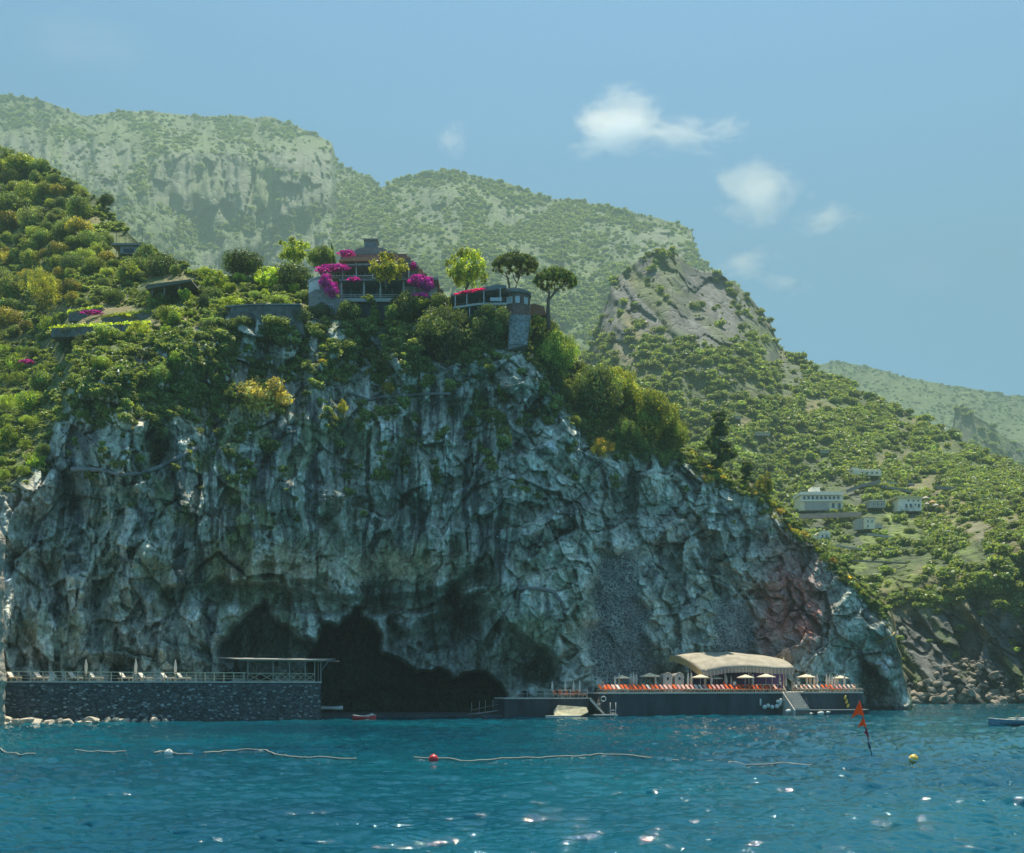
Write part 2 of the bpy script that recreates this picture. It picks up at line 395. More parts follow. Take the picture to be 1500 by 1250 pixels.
    warm = np.clip(zone(410, 830, 90, 30) + zone(590, 830, 80, 26) + zone(380, 580, 40, 28) + zone(160, 590, 50, 40, .8) + zone(270, 590, 60, 40, .6) + zone(330, 740, 60, 60, .3), 0, 1)
    mixc((.62, .46, .25), warm * .9 * (.4 + .6 * fine))
    red = np.clip(zone(1150, 880, 34, 60) + zone(1185, 900, 28, 50, .8) + zone(1120, 920, 40, 60, .5) + zone(1165, 800, 50, 40, .4), 0, 1)
    mixc((.52, .15, .10), red * 1.1 * (.45 + .55 * streak)); 
    mixc((.30, .22, .20), red * .6 * ss(.5, .7, fine))
    mixc((.50, .44, .36), zone(745, 635, 16, 26, .8)); mixc((.52, .42, .30), zone(45, 735, 40, 24, .7)); mixc((.46, .38, .28), zone(150, 310, 34, 28))
    mixc((.035, .04, .045), ss(4.5, 8, push) * .5 + ss(9, 16, push) * .45)  # painted shade: caves and deep recesses darken with their depth
    wet = ss(1.2, .2, (HZ - Y) * D / F + CH); mixc((.05, .06, .055), wet * .85)
    mixc((.20, .20, .17), mas * .8)
    grass = 1 - below
    gc = np.array([.10, .13, .035])[None, None] * (.5 + 1.0 * (.5 + .5 * fbm(U / 1.5, V / 1.5, 5, 451)))[..., None]
    dry = ss(.5, .7, .5 + .5 * fbm(U / 3, V / 3, 4, 461))[..., None]
    dry = np.clip(dry + ss(980, 1040, X)[..., None] * .7, 0, 1)
    gc = gc * (1 - dry * .6) + np.array([.27, .20, .085])[None, None] * dry * .6
    col = col * (1 - grass[..., None]) + gc * grass[..., None]
    Vw = world(X2, Yj, D2)
    Vb = with_back(Vw, [(6, 0), (16, 2), (40, 10), (90, 40), (160, 130)])
    cb = np.concatenate([col] + [col[:, -1:]] * 5, 1)
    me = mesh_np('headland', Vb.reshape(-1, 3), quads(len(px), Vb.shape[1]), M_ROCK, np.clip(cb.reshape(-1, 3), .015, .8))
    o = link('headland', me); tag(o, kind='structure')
    return o, Look(px, Yj, D2), (X2, Yj, D2, below)
headland, LH, GH = build_head()

# ---- middle hill across the bay
MID = [  # px, base d, then (y,d) shoulder low, shoulder high, crest
 (780, 330, 940, 360, 700, 470, 570, 600), (860, 320, 930, 355, 660, 470, 520, 610), (900, 315, 925, 350, 600, 480, 408, 620), (940, 310, 920, 345, 560, 490, 374, 620), (985, 305, 915, 340, 540, 500, 366, 620),
 (1010, 303, 910, 336, 520, 505, 388, 625), (1035, 300, 905, 332, 510, 510, 397, 640), (1075, 296, 900, 328, 510, 520, 412, 650), (1105, 292, 895, 322, 530, 520, 442, 650),
 (1128, 290, 890, 318, 560, 515, 474, 640), (1142, 288, 885, 315, 585, 510, 508, 620), (1200, 280, 870, 305, 625, 490, 541, 600), (1250, 272, 860, 300, 655, 470, 571, 590), (1300, 266, 850, 296, 690, 440, 592, 570),
 (1350, 262, 840, 292, 720, 420, 613, 550), (1400, 258, 830, 286, 730, 400, 640, 530), (1450, 254, 800, 280, 740, 380, 668, 500), (1500, 252, 780, 275, 740, 350, 690, 480), (1700, 240, 760, 265, 700, 330, 640, 420), (1950, 220, 740, 250, 680, 300, 600, 380)]
def build_mid():
    px = np.arange(780, 1950, 2.2)
    T = [(a, HZ + (CH + 2) * F / b, b, c, d, e, f, g, h) for (a, b, c, d, e, f, g, h) in MID]
    ys, ds = spec(T, px); nr = 330
    X, Y, D = sheet(px, ys, ds, nr, 8, 8)
    m = .28; U = (X - 750) * m; V = (HZ - Y) * m
    sh = ss(700, 900, Y)
    L = U + V * .75
    gul = ridge(L / 55, (V - U * .5) / 160, 4, 501)
    out = 16 * gul * (1 - .4 * sh) + 9 * fbm(U / 30, V / 30, 4, 511)
    d1, e1 = facet(L / 9, V / 14, 521); d2, e2 = facet(L / 4, V / 6, 523)
    knob = 1.3 * np.exp(-((X - 1070) / 100) ** 2 - ((Y - 455) / 75) ** 2) + 1.1 * np.exp(-((X - 955) / 75) ** 2 - ((Y - 420) / 60) ** 2) + .8 * np.exp(-((X - 890) / 40) ** 2 - ((Y - 480) / 50) ** 2)
    rockm = np.clip(ss(840, 930, Y + 30 * fbm(U / 14, V / 14, 4, 531)) + knob + ss(.62, .75, .5 + .5 * fbm(U / 22, V / 16, 4, 541)) * .5, 0, 1)
    out += (2.6 * d1 + 1.3 * d2 - 1.2 * np.exp(-e1 / .05)) * (.25 + rockm) + 3 * ridge(L / 12, V / 40, 4, 551) * (.3 + rockm)
    # terraces below the villas
    Vt = V + 5 * fbm(U / 20, V / 9, 3, 555)
    ter = ss(.42, .56, .5 + .5 * fbm(U / 16, V / 9, 3, 557)) * np.exp(-((X - 1300) / 130) ** 2) * ss(700, 740, Y) * ss(900, 850, Y)
    out += ter * .3 * (np.floor(Vt / 3.4) * 3.4 - Vt)
    D2 = D - out
    Yj = Y - (np.linspace(0, 1, nr)[None] ** 8) * (6 * fbm(X / 25, X * 0 + 5, 5, 561))
    n5 = .5 + .5 * fbm(L / 6, V / 6, 5, 571); n6 = .5 + .5 * fbm(U / 25, V / 18, 4, 581)
    green = np.array([.075, .105, .03]); rock = np.array([.12, .122, .11]); dry = np.array([.20, .17, .07])
    col = green[None, None] * (.6 + .8 * n5)[..., None]
    w = (ss(.5, .68, n6) * .75)[..., None]; col = col * (1 - w) + dry * w
    lime = (ter * ss(.45, .6, n5) * .7)[..., None]; col = col * (1 - lime) + np.array([.17, .22, .04]) * lime
    r = np.clip(rockm * ss(.25, .55, .5 + .5 * fbm(L / 8, V / 20, 5, 591)) * .95, 0, 1)[..., None]
    rc = rock[None, None] * (.45 + 1.1 * (.5 + .5 * fbm(L / 3, V / 6, 5, 595)))[..., None]
    col = col * (1 - r) + rc * r
    wet = ss(1.6, .3, (HZ - Y) * D / F + CH)[..., None]; col = col * (1 - wet * .6)
    Vw = world(X, Yj, D2)
    Vb = with_back(Vw, [(20, 4), (60, 25), (150, 110), (260, 280)])
    cb = np.concatenate([col] + [col[:, -1:]] * 4, 1)
    o = link('hillside', mesh_np('hillside', Vb.reshape(-1, 3), quads(len(px), Vb.shape[1]), M_MID, np.clip(cb.reshape(-1, 3), .015, .7)))
    tag(o, kind='structure')
    return o, Look(px, Yj, D2), (X, Yj, D2, rockm, ter)
hillside, LM, GM = build_mid()

# ---- mountains
def mountain(name, tab, step, nr, m, seed, amp, cliffs, tint, far=2.0):
    tab = [[v * far if (i > 0 and i % 2 == 0) else v for i, v in enumerate(t)] for t in tab]; amp *= far * .85
    px = np.arange(tab[0][0], tab[-1][0], step)
    ys, ds = spec(tab, px); X, Y, D = sheet(px, ys, ds, nr, 5, 8)
    U = (X - 750) * m; V = (HZ - Y) * m
    out = amp * (.9 * ridge(U / 140, V / 220, 4, seed) + .7 * fbm(U / 60, V / 60, 4, seed + 7) + .35 * ridge(U / 26, V / 60, 4, seed + 9))
    rk = np.zeros_like(D)
    for poly, k in cliffs: rk = np.maximum(rk, blur2(inpoly(X + 14 * fbm(U / 30, V / 30, 4, seed + 3), Y + 10 * fbm(U / 30, V / 30, 4, seed + 4), poly).astype(float), 4, 3) * k)
    d1, e1 = facet(U / 24, V / 60, seed + 31); d2, e2 = facet(U / 9, V / 24, seed + 33)
    out += rk * amp * (.35 * d1 + .2 * d2 + .35 * ridge(U / 13, V / 90, 3, seed + 37)) + amp * .12 * d2
    D2 = D - out
    Yj = Y - (np.linspace(0, 1, nr)[None] ** 8) * (3.5 * fbm(X / 22, X * 0 + 5, 5, seed + 40))
    n5 = .5 + .5 * fbm(U / 12, V / 12, 5, seed + 41); n6 = .5 + .5 * fbm(U / 60, V / 40, 5, seed + 43)
    green = np.array([.09, .13, .035]); grass = np.array([.13, .17, .04]); rock = np.array([.14, .15, .12])
    col = green[None, None] * (.6 + .8 * n5)[..., None]
    w = (ss(.5, .68, n6) * .6)[..., None]; col = col * (1 - w) + grass * w
    r = (rk * ss(.2, .5, .5 + .5 * fbm(U / 18, V / 50, 5, seed + 47)) * .65)[..., None]
    rc = rock[None, None] * (.75 + .5 * (.5 + .5 * fbm(U / 7, V / 25, 5, seed + 49)))[..., None]
    col = (col * (1 - r) + rc * r) * tint
    Vw = world(X, Yj, D2); Vb = with_back(Vw, [(40, 5), (120, 60), (300, 260)])
    cb = np.concatenate([col] + [col[:, -1:]] * 3, 1)
    o = link(name, mesh_np(name, Vb.reshape(-1, 3), quads(len(px), Vb.shape[1]), M_FAR, np.clip(cb.reshape(-1, 3), .015, .7)))
    tag(o, kind='structure'); return o, Look(px, Yj, D2), (X, Yj, D2, rk)
far_left, L1, G1 = mountain('far_mountain', [
 (-360, 640, 560, 420, 800, 300, 900, 120, 1060), (-60, 640, 560, 400, 800, 290, 900, 128, 1080), (0, 640, 560, 400, 800, 260, 920, 136, 1090), (60, 640, 560, 400, 800, 250, 920, 146, 1090), (120, 640, 560, 400, 780, 270, 900, 169, 1100),
 (170, 640, 560, 350, 740, 285, 860, 165, 1110), (230, 640, 560, 350, 800, 225, 900, 165, 1120), (300, 640, 560, 350, 860, 225, 940, 170, 1120), (400, 640, 560, 350, 880, 235, 950, 172, 1120), (440, 640, 560, 350, 900, 250, 960, 187, 1110),
 (486, 640, 560, 350, 900, 260, 980, 210, 1100), (494, 640, 560, 350, 900, 290, 1000, 240, 1080), (540, 640, 560, 370, 900, 310, 1000, 260, 1080), (575, 640, 560, 400, 900, 330, 1000, 287, 1080), (640, 640, 560, 430, 900, 370, 1000, 330, 1060), (760, 640, 560, 500, 900, 470, 960, 420, 1000)],
 2.6, 260, .62, 700, 42, [([(0, 195), (120, 205), (200, 215), (195, 330), (180, 300), (120, 270), (0, 235)], .9), ([(205, 230), (330, 225), (488, 215), (492, 300), (440, 322), (300, 330), (230, 300)], 1.0), ([(300, 345), (450, 335), (560, 350), (560, 420), (300, 420)], .7)], 1.0)
far_mid, L2, G2 = mountain('far_mountain', [
 (480, 660, 560, 480, 700, 400, 800, 330, 900), (560, 660, 560, 480, 700, 380, 800, 274, 960), (590, 660, 560, 470, 700, 370, 800, 262, 980), (650, 660, 560, 470, 700, 360, 800, 251, 990), (700, 660, 560, 470, 700, 360, 800, 258, 990),
 (760, 660, 560, 470, 700, 370, 800, 275, 980), (800, 660, 560, 470, 700, 380, 790, 289, 960), (850, 660, 560, 480, 690, 390, 780, 293, 950), (900, 660, 560, 480, 690, 400, 770, 303, 940), (950, 660, 560, 490, 680, 400, 760, 318, 930),
 (1000, 660, 560, 500, 680, 405, 750, 331, 920), (1014, 660, 560, 500, 680, 410, 750, 338, 915), (1021, 660, 560, 510, 680, 430, 750, 378, 900), (1045, 660, 560, 520, 680, 450, 740, 394, 880), (1085, 660, 560, 540, 670, 480, 730, 425, 860), (1150, 660, 560, 590, 650, 560, 680, 520, 760), (1260, 700, 560, 660, 600, 640, 640, 610, 700)],
 2.6, 240, .55, 800, 34, [([(900, 340), (1014, 336), (1020, 390), (960, 380), (890, 370)], .9), ([(560, 285), (700, 275), (790, 300), (760, 350), (560, 330)], .45)], 1.0)
far_right, L3, G3 = mountain('far_mountain', [
 (1080, 740, 800, 640, 1050, 600, 1200, 560, 1320), (1200, 740, 800, 640, 1050, 600, 1200, 534, 1340), (1225, 740, 800, 640, 1050, 600, 1200, 529, 1340), (1270, 740, 800, 640, 1050, 600, 1200, 536, 1340), (1320, 740, 800, 640, 1050, 600, 1200, 550, 1340), (1400, 740, 800, 650, 1050, 610, 1200, 566, 1330),
 (1450, 740, 800, 650, 1050, 620, 1200, 574, 1330), (1510, 740, 800, 650, 1050, 630, 1200, 581, 1320), (1700, 740, 800, 660, 1050, 640, 1200, 600, 1300), (2000, 740, 800, 680, 1050, 660, 1150, 620, 1250)],
 3.0, 150, .75, 900, 24, [], 1.0)
crag, L4, G4 = mountain('rocky_ridge', [
 (1360, 760, 600, 720, 640, 690, 660, 660, 690), (1388, 760, 600, 720, 640, 680, 660, 632, 690), (1396, 760, 600, 720, 640, 680, 660, 622, 690), (1399, 760, 600, 720, 640, 670, 660, 596, 690), (1410, 760, 600, 720, 640, 670, 660, 592, 690), (1423, 760, 600, 720, 640, 670, 660, 597, 690),
 (1427, 760, 600, 720, 640, 680, 660, 608, 690), (1445, 760, 600, 720, 640, 680, 660, 618, 690), (1462, 760, 600, 720, 640, 690, 660, 632, 690), (1500, 780, 600, 730, 640, 700, 660, 655, 690), (1560, 800, 600, 750, 640, 720, 660, 690, 690), (1640, 820, 600, 790, 620, 780, 640, 760, 660)],
 1.4, 110, .43, 950, 9, [([(1390, 590), (1470, 590), (1510, 650), (1500, 700), (1385, 680)], .9)], .8)
# ------------------------------------------------------------------ the sea
def ocean_tile(N, L, wind, seed, wdir, kmin=0.0, kmax=1e9, chop=.9):
    r = np.random.default_rng(seed)
    k = 2 * np.pi * np.fft.fftfreq(N, L / N); kx, ky = np.meshgrid(k, k, indexing='ij'); kk = np.hypot(kx, ky); kk[0, 0] = 1
    Lw = wind ** 2 / 9.81
    ph = np.exp(-1 / (kk * Lw) ** 2) / kk ** 4 * (.06 + ((kx * wdir[0] + ky * wdir[1]) / kk) ** 4)
    ph *= (kk > kmin) * np.exp(-(kk / kmax) ** 2); ph[0, 0] = 0
    h = np.sqrt(ph) * (r.normal(size=(N, N)) + 1j * r.normal(size=(N, N)))
    z = np.real(np.fft.ifft2(h)); s = z.std(); 
    dx = np.real(np.fft.ifft2(-1j * kx / kk * h)); dy = np.real(np.fft.ifft2(-1j * ky / kk * h))
    return z / s, dx / s * chop, dy / s * chop
def samp(T, L, x, y):
    N = T.shape[0]; u = (x / L * N) % N; v = (y / L * N) % N
    i = np.floor(u).astype(int); j = np.floor(v).astype(int); fu = u - i; fv = v - j; i %= N; j %= N; i1 = (i + 1) % N; j1 = (j + 1) % N
    return T[i, j] * (1 - fu) * (1 - fv) + T[i1, j] * fu * (1 - fv) + T[i, j1] * (1 - fu) * fv + T[i1, j1] * fu * fv
SEA = []
def build_sea():
    tiles = [(97.0, .105, ocean_tile(512, 97, 2.9, 1, (.35, -.94))), (41.0, .064, ocean_tile(512, 41, 1.6, 2, (-.3, -.95), .9)), (13.0, .022, ocean_tile(512, 13, 1.2, 3, (.6, -.8), 2.5))]
    SEA.extend(tiles)
    yp = np.concatenate([np.linspace(320, 60, 380), np.linspace(59.6, 24, 130), np.geomspace(23.5, 1.2, 34)])
    d = CH * F / yp
    px = np.concatenate([np.linspace(-420, -20, 40), np.arange(-17, 1520, 1.9), np.linspace(1530, 2000, 40)])
    DD, XX = np.meshgrid(d, (px - 750) / F, indexing='ij'); X = XX * DD; Yw = DD.copy()
    Z = np.zeros_like(X); ox = np.zeros_like(X); oy = np.zeros_like(X)
    gust = .75 + .5 * fbm(X / 26, Yw / 60, 3, 5)
    for L, a, (z, dx, dy) in tiles:
        fade = np.clip(1.2 - Yw / (L * 9), .0, 1) if L < 50 else np.clip(1.2 - Yw / 900, 0, 1)
        Z += a * gust * fade * samp(z, L, X, Yw); ox += a * fade * samp(dx, L, X, Yw); oy += a * fade * samp(dy, L, X, Yw)
    Vv = np.stack([X + ox, Yw + oy, Z], -1)
    m, n, l, b = mat_new('sea_water')
    b.inputs['Base Color'].default_value = (.003, .075, .105, 1); b.inputs['Roughness'].default_value = .04; b.inputs['IOR'].default_value = 1.333
    tc = nd(n, 'ShaderNodeTexCoord'); mp = nd(n, 'ShaderNodeMapping'); mp.inputs['Scale'].default_value = (1, 1.4, 1); l.new(tc.outputs['Object'], mp.inputs[0])
    n1 = nd(n, 'ShaderNodeTexNoise', Scale=2.6, Detail=5.0, Roughness=.6); l.new(mp.outputs[0], n1.inputs['Vector'])
    bp = nd(n, 'ShaderNodeBump', Distance=.045, Strength=1.0); l.new(n1.outputs[0], bp.inputs['Height']); l.new(bp.outputs[0], b.inputs['Normal'])
    n2 = nd(n, 'ShaderNodeTexNoise', Scale=.03, Detail=3.0); l.new(tc.outputs['Object'], n2.inputs['Vector'])
    cr = nd(n, 'ShaderNodeValToRGB'); cr.color_ramp.elements[0].position = .35; cr.color_ramp.elements[1].position = .65
    cr.color_ramp.elements[0].color = (.0, .040, .072, 1); cr.color_ramp.elements[1].color = (.0, .082, .112, 1)
    l.new(n2.outputs[0], cr.inputs[0]); l.new(cr.outputs[0], b.inputs['Base Color'])
    me = mesh_np('sea', Vv.reshape(-1, 3), quads(len(d), len(px))[:, ::-1], m)
    o = link('water', me); tag(o, kind='structure')
    # the open sea round the finely waved part
    s = MB(); a0, a1 = (px[0] - 750) / F, (px[-1] - 750) / F; dn, df = d[0], d[-1]
    s.add([(a0 * dn, dn, 0), (a1 * dn, dn, 0), (a1 * df, df, 0), (a0 * df, df, 0), (-6000, -3000, 0), (6000, -3000, 0), (6000, df, 0), (-6000, df, 0)],
          [(4, 5, 1, 0), (1, 5, 6, 2), (4, 0, 3, 7)])
    w2 = s.build('open_water', m); tag(w2, kind='structure')
build_sea()
def sea_z(x, y):
    X, Y = np.array([x]), np.array([y]); g = .75 + .5 * fbm(X / 26, Y / 60, 3, 5); z = 0
    for L, a, (h, dx, dy) in SEA: z = z + a * g * (np.clip(1.2 - Y / (L * 9), .0, 1) if L < 50 else np.clip(1.2 - Y / 900, 0, 1)) * samp(h, L, X, Y)
    return float(z[0])

# ------------------------------------------------------------------ haze
def build_haze():
    s = MB(); s.box((0, 1450, 628), (6400, 3400, 1264)); hz = s.build('haze', None); tag(hz, kind='stuff')
    m = bpy.data.materials.new('haze'); m.use_nodes = True; n, l = m.node_tree.nodes, m.node_tree.links; n.clear()
    out = n.new('ShaderNodeOutputMaterial'); v = n.new('ShaderNodeVolumePrincipled')
    v.inputs['Color'].default_value = (.22, .315, .29, 1); v.inputs['Density'].default_value = HAZE_D; v.inputs['Anisotropy'].default_value = .15
    l.new(v.outputs[0], out.inputs['Volume']); hz.data.materials.append(m); m.cycles.homogeneous_volume = True
HAZE_D = .00043
build_haze()

# ------------------------------------------------------------------ clouds: real volumes beyond the haze
def cloud_mat(name, dens, scale, thr, col=(1, .86, .58)):
    m = bpy.data.materials.new(name); m.use_nodes = True; n, l = m.node_tree.nodes, m.node_tree.links; n.clear()
    out = n.new('ShaderNodeOutputMaterial'); v = n.new('ShaderNodeVolumeScatter'); v.inputs['Color'].default_value = (*col, 1); v.inputs['Anisotropy'].default_value = .78
    tc = nd(n, 'ShaderNodeTexCoord'); oi = nd(n, 'ShaderNodeObjectInfo')
    ns = nd(n, 'ShaderNodeTexNoise', Scale=scale, Detail=9.0, Roughness=.66, Distortion=.5); ns.noise_dimensions = '4D'
    l.new(tc.outputs['Object'], ns.inputs['Vector']); sc = nd(n, 'ShaderNodeMath', operation='MULTIPLY'); l.new(oi.outputs['Random'], sc.inputs[0]); sc.inputs[1].default_value = 50; l.new(sc.outputs[0], ns.inputs['W'])
    ln = nd(n, 'ShaderNodeVectorMath', operation='LENGTH'); l.new(tc.outputs['Object'], ln.inputs[0])
    fall = nd(n, 'ShaderNodeMapRange'); fall.inputs[1].default_value = 1.0; fall.inputs[2].default_value = .1; fall.inputs[3].default_value = -.36; fall.inputs[4].default_value = .17
    l.new(ln.outputs['Value'], fall.inputs[0])
    ad = nd(n, 'ShaderNodeMath', operation='ADD'); l.new(ns.outputs[0], ad.inputs[0]); l.new(fall.outputs[0], ad.inputs[1])
    r = nd(n, 'ShaderNodeMapRange'); r.inputs[1].default_value = thr; r.inputs[2].default_value = thr + .25; r.inputs[4].default_value = dens; l.new(ad.outputs[0], r.inputs[0])
    l.new(r.outputs[0], v.inputs['Density']); l.new(v.outputs[0], out.inputs['Volume']); m.cycles.volume_step_rate = 1.0
    return m
MC1 = cloud_mat('cloud_puff', .022, 2.0, .45); MC2 = cloud_mat('cloud_wisp', .013, 2.8, .50); MC3 = cloud_mat('cloud_veil', .0007, 2.2, .46)
CD = 3600.0
CLOUDS = [(905, 182, 74, 46, 1, 'larger cream cloud puff upper left of the pair above the bay'), (1000, 200, 70, 30, 0, 'thin wispy tail trailing right from the upper puff'),
 (1112, 284, 60, 46, 1, 'rounded cream cloud puff hanging lower right of the larger puff'), (1212, 322, 58, 26, 0, 'ragged wisp trailing from the lower puff'),
 (1095, 385, 60, 28, 0, 'faint wisp below the lower puff, above the rocky crest'), (663, 208, 30, 34, 0, 'small lone cloud wisp above the middle mountain'),
 (115, 60, 110, 44, 0, 'very faint broad wisp in the sky above the far mountain'), (1065, 190, 44, 22, 0, 'thin wisp at the right end of the trailing tail'), (1150, 415, 50, 14, 0, 'faint flat streak of cloud beside the rocky crest'), (1345, 400, 60, 34, 0, 'very faint wisp in the sky right of the rocky crest')]
def build_clouds():
    base = MB(); base.ball((0, 0, 0), 1, 24, 14); me = base.mesh('cloud', None)
    for i, (x, y, rx, ry, k, lab) in enumerate(CLOUDS):
        m2 = me.copy(); m2.materials.append(MC3 if 'very faint' in lab else MC1 if k else MC2); o = link('cloud', m2)
        o.location = P(x, y, CD); o.scale = (rx / F * CD * 2.0, rx / F * CD * 1.1, ry / F * CD * 1.9); o.rotation_euler = (0, random.uniform(-.3, .3), random.uniform(0, .4))
        tag(o, lab, 'cloud', 'clouds over the bay')
build_clouds()

# ------------------------------------------------------------------ foliage
def leaves(blobs, n, size, seed, flat=0.0, shell=.75, jit=.6, asp=.6, cvar=.5):
    """n leaf faces over a set of lobes (cx,cy,cz,rx,ry,rz)"""
    r = np.random.default_rng(seed); Bl = np.array(blobs, float)
    area = (Bl[:, 3] * Bl[:, 4] + Bl[:, 4] * Bl[:, 5] + Bl[:, 3] * Bl[:, 5]); idx = r.choice(len(Bl), n, p=area / area.sum())
    u = r.normal(size=(n, 3)); u /= np.linalg.norm(u, axis=1)[:, None]
    rad = shell + (1 - shell) * r.random(n) ** .7
    rad *= 1 + .16 * r.normal(size=n)
    c = Bl[idx, :3] + u * rad[:, None] * Bl[idx, 3:]
    nn = u + jit * r.normal(size=(n, 3)); nn[:, 2] += flat; nn /= np.linalg.norm(nn, axis=1)[:, None]
    t = np.cross(nn, r.normal(size=(n, 3))); t /= np.linalg.norm(t, axis=1)[:, None] + 1e-9; b = np.cross(nn, t)
    s = size * (.6 + .8 * r.random(n))[:, None]
    v = np.stack([c + t * s, c + b * s * asp, c - t * s, c - b * s * asp], 1).reshape(-1, 3)
    bl = (1 + cvar * (r.random(len(Bl)) * 2 - 1))[idx] * (1 + .3 * (r.random(n) * 2 - 1))
    hue = 1 + .18 * (r.random(n) * 2 - 1)
    col = np.stack([bl * hue, bl, bl * (2 - hue)], 1); col = np.repeat(col, 4, 0)
    f = np.arange(4 * n).reshape(n, 4)
    return v, f, col
def dome(seed, nl=26, zc=.55, rz=.5, lobe=(.22, .40), under=-.3):
    r = random.Random(seed); bl = []
    while len(bl) < nl:
        a = r.uniform(0, 2 * math.pi); z = r.uniform(under, 1); q = math.sqrt(max(0, 1 - z * z)) * r.uniform(.45, 1.15)
        lr = r.uniform(*lobe)
        bl.append((q * math.cos(a) * (1 - lr * .8), q * math.sin(a) * (1 - lr * .8), zc + z * rz * (1 - lr * .6), lr, lr, lr * .85))
    bl.append((0, 0, zc * .8, .6, .6, rz * .8))
    return bl
def crown_mesh(name, bl, n, size, seed, mat=None, **k):
    v, f, c = leaves(bl, n, size, seed, **k)
    return mesh_np(name, v, f, mat or M_LEAF, c, smooth=False)
CR = {}
for i in range(4): CR['dome%d' % i] = crown_mesh('crown', dome(i, 30), 5200, .052, i)
for i in range(2): CR['loose%d' % i] = crown_mesh('crown', dome(20 + i, 24, .6, .6, (.16, .30)), 2600, .06, 20 + i, shell=.3)
CR['big'] = crown_mesh('crown', dome(31, 70, .55, .5, (.13, .24)), 15000, .03, 31)
CR['big2'] = crown_mesh('crown', dome(33, 70, .55, .5, (.13, .24)), 15000, .03, 33)
CR['flat'] = crown_mesh('crown', [(x * .3, y * .3, .55, .34, .34, .42) for x in range(-2, 3) for y in range(-2, 3) if x * x + y * y < 6], 6500, .045, 41, shell=.85)
CR['olive0'] = crown_mesh('crown', dome(51, 40, .6, .55, (.12, .24)), 5200, .036, 51, shell=.2, asp=.35)
CR['leafy'] = crown_mesh('crown', dome(61, 34, .62, .55, (.12, .26), -.6), 2600, .05, 61, shell=.3, flat=.6, asp=.8)
CR['cypress'] = crown_mesh('crown', [(random.uniform(-.1, .1), random.uniform(-.1, .1), .25 + .25 * k, .42 - .035 * k, .42 - .035 * k, .3) for k in range(9)], 3000, .06, 71)
def aleppo(seed):
    r = random.Random(seed); bl = []
    for k in range(34):
        z = r.uniform(.45, 2.5); w = (2.75 - z) * .42 + .1; a = r.uniform(0, 6.28); q = r.uniform(.2, 1) * w
        bl.append((q * math.cos(a) + .12 * (z - 1), q * math.sin(a), z, r.uniform(.15, .3), r.uniform(.15, .3), r.uniform(.08, .16)))
    return bl
CR['aleppo0'] = crown_mesh('crown', aleppo(5), 10000, .075, 81, asp=.35, shell=.3); CR['aleppo1'] = crown_mesh('crown', aleppo(9), 8000, .075, 82, asp=.35, shell=.3)
def umb(seed, n=260):
    r = random.Random(seed); bl = []
    for k in range(n):
        a = r.uniform(0, 6.28); q = math.sqrt(r.random()) * .95; z = .42 * math.sqrt(max(0, 1 - q * q)) - .02
        z = z * r.uniform(.8, 1.0) + .03
        bl.append((q * math.cos(a), q * math.sin(a), z, r.uniform(.06, .12), r.uniform(.06, .12), r.uniform(.04, .07)))
    return bl
CR['umbrella0'] = crown_mesh('crown', umb(3), 15000, .032, 91, asp=.4, shell=.4, flat=.8); CR['umbrella1'] = crown_mesh('crown', umb(8), 15000, .032, 92, asp=.4, shell=.4, flat=.8)
def clump(seed, n=260, size=.2):
    return crown_mesh('crown', dome(seed, 9, .5, .5, (.35, .5)), n, size, seed, cvar=.25)
FARC = [clump(100 + i) for i in range(5)]
v, f, c = leaves([(0, 0, .1, .9, .9, .5)], 90, .30, 120, flat=0, asp=.12, shell=.1); TUFT = mesh_np('tuft', v, f, M_LEAF, c, smooth=False)
CR['flower'] = crown_mesh('flower', dome(131, 30, .5, .5, (.12, .26)), 1500, .085, 131, mat=M_FLOWER, shell=.1, jit=1.0)

# tints: the leaf colours of the different species
EXCL = [(160, 340, 206, 384), (212, 405, 282, 440), (75, 450, 222, 490), (332, 446, 446, 486)]
def free(X, Y):
    m = np.ones(np.shape(X))
    for a, b, c, d in EXCL: m = m * (1 - ((X > a) & (X < c) & (Y > b) & (Y < d)))
    return m
HOLM = (.75, .78, .72); DARK = (.45, .52, .5); GREEN = (.95, 1.0, .8); LIME = (1.5, 1.42, .55); YEL = (1.9, 1.4, .6); OLIV = (1.25, 1.15, 1.25); OCHRE = (2.2, 1.2, .6); STRAW = (4.2, 2.6, 1.6); BROWNG = (1.5, 1.05, .6)

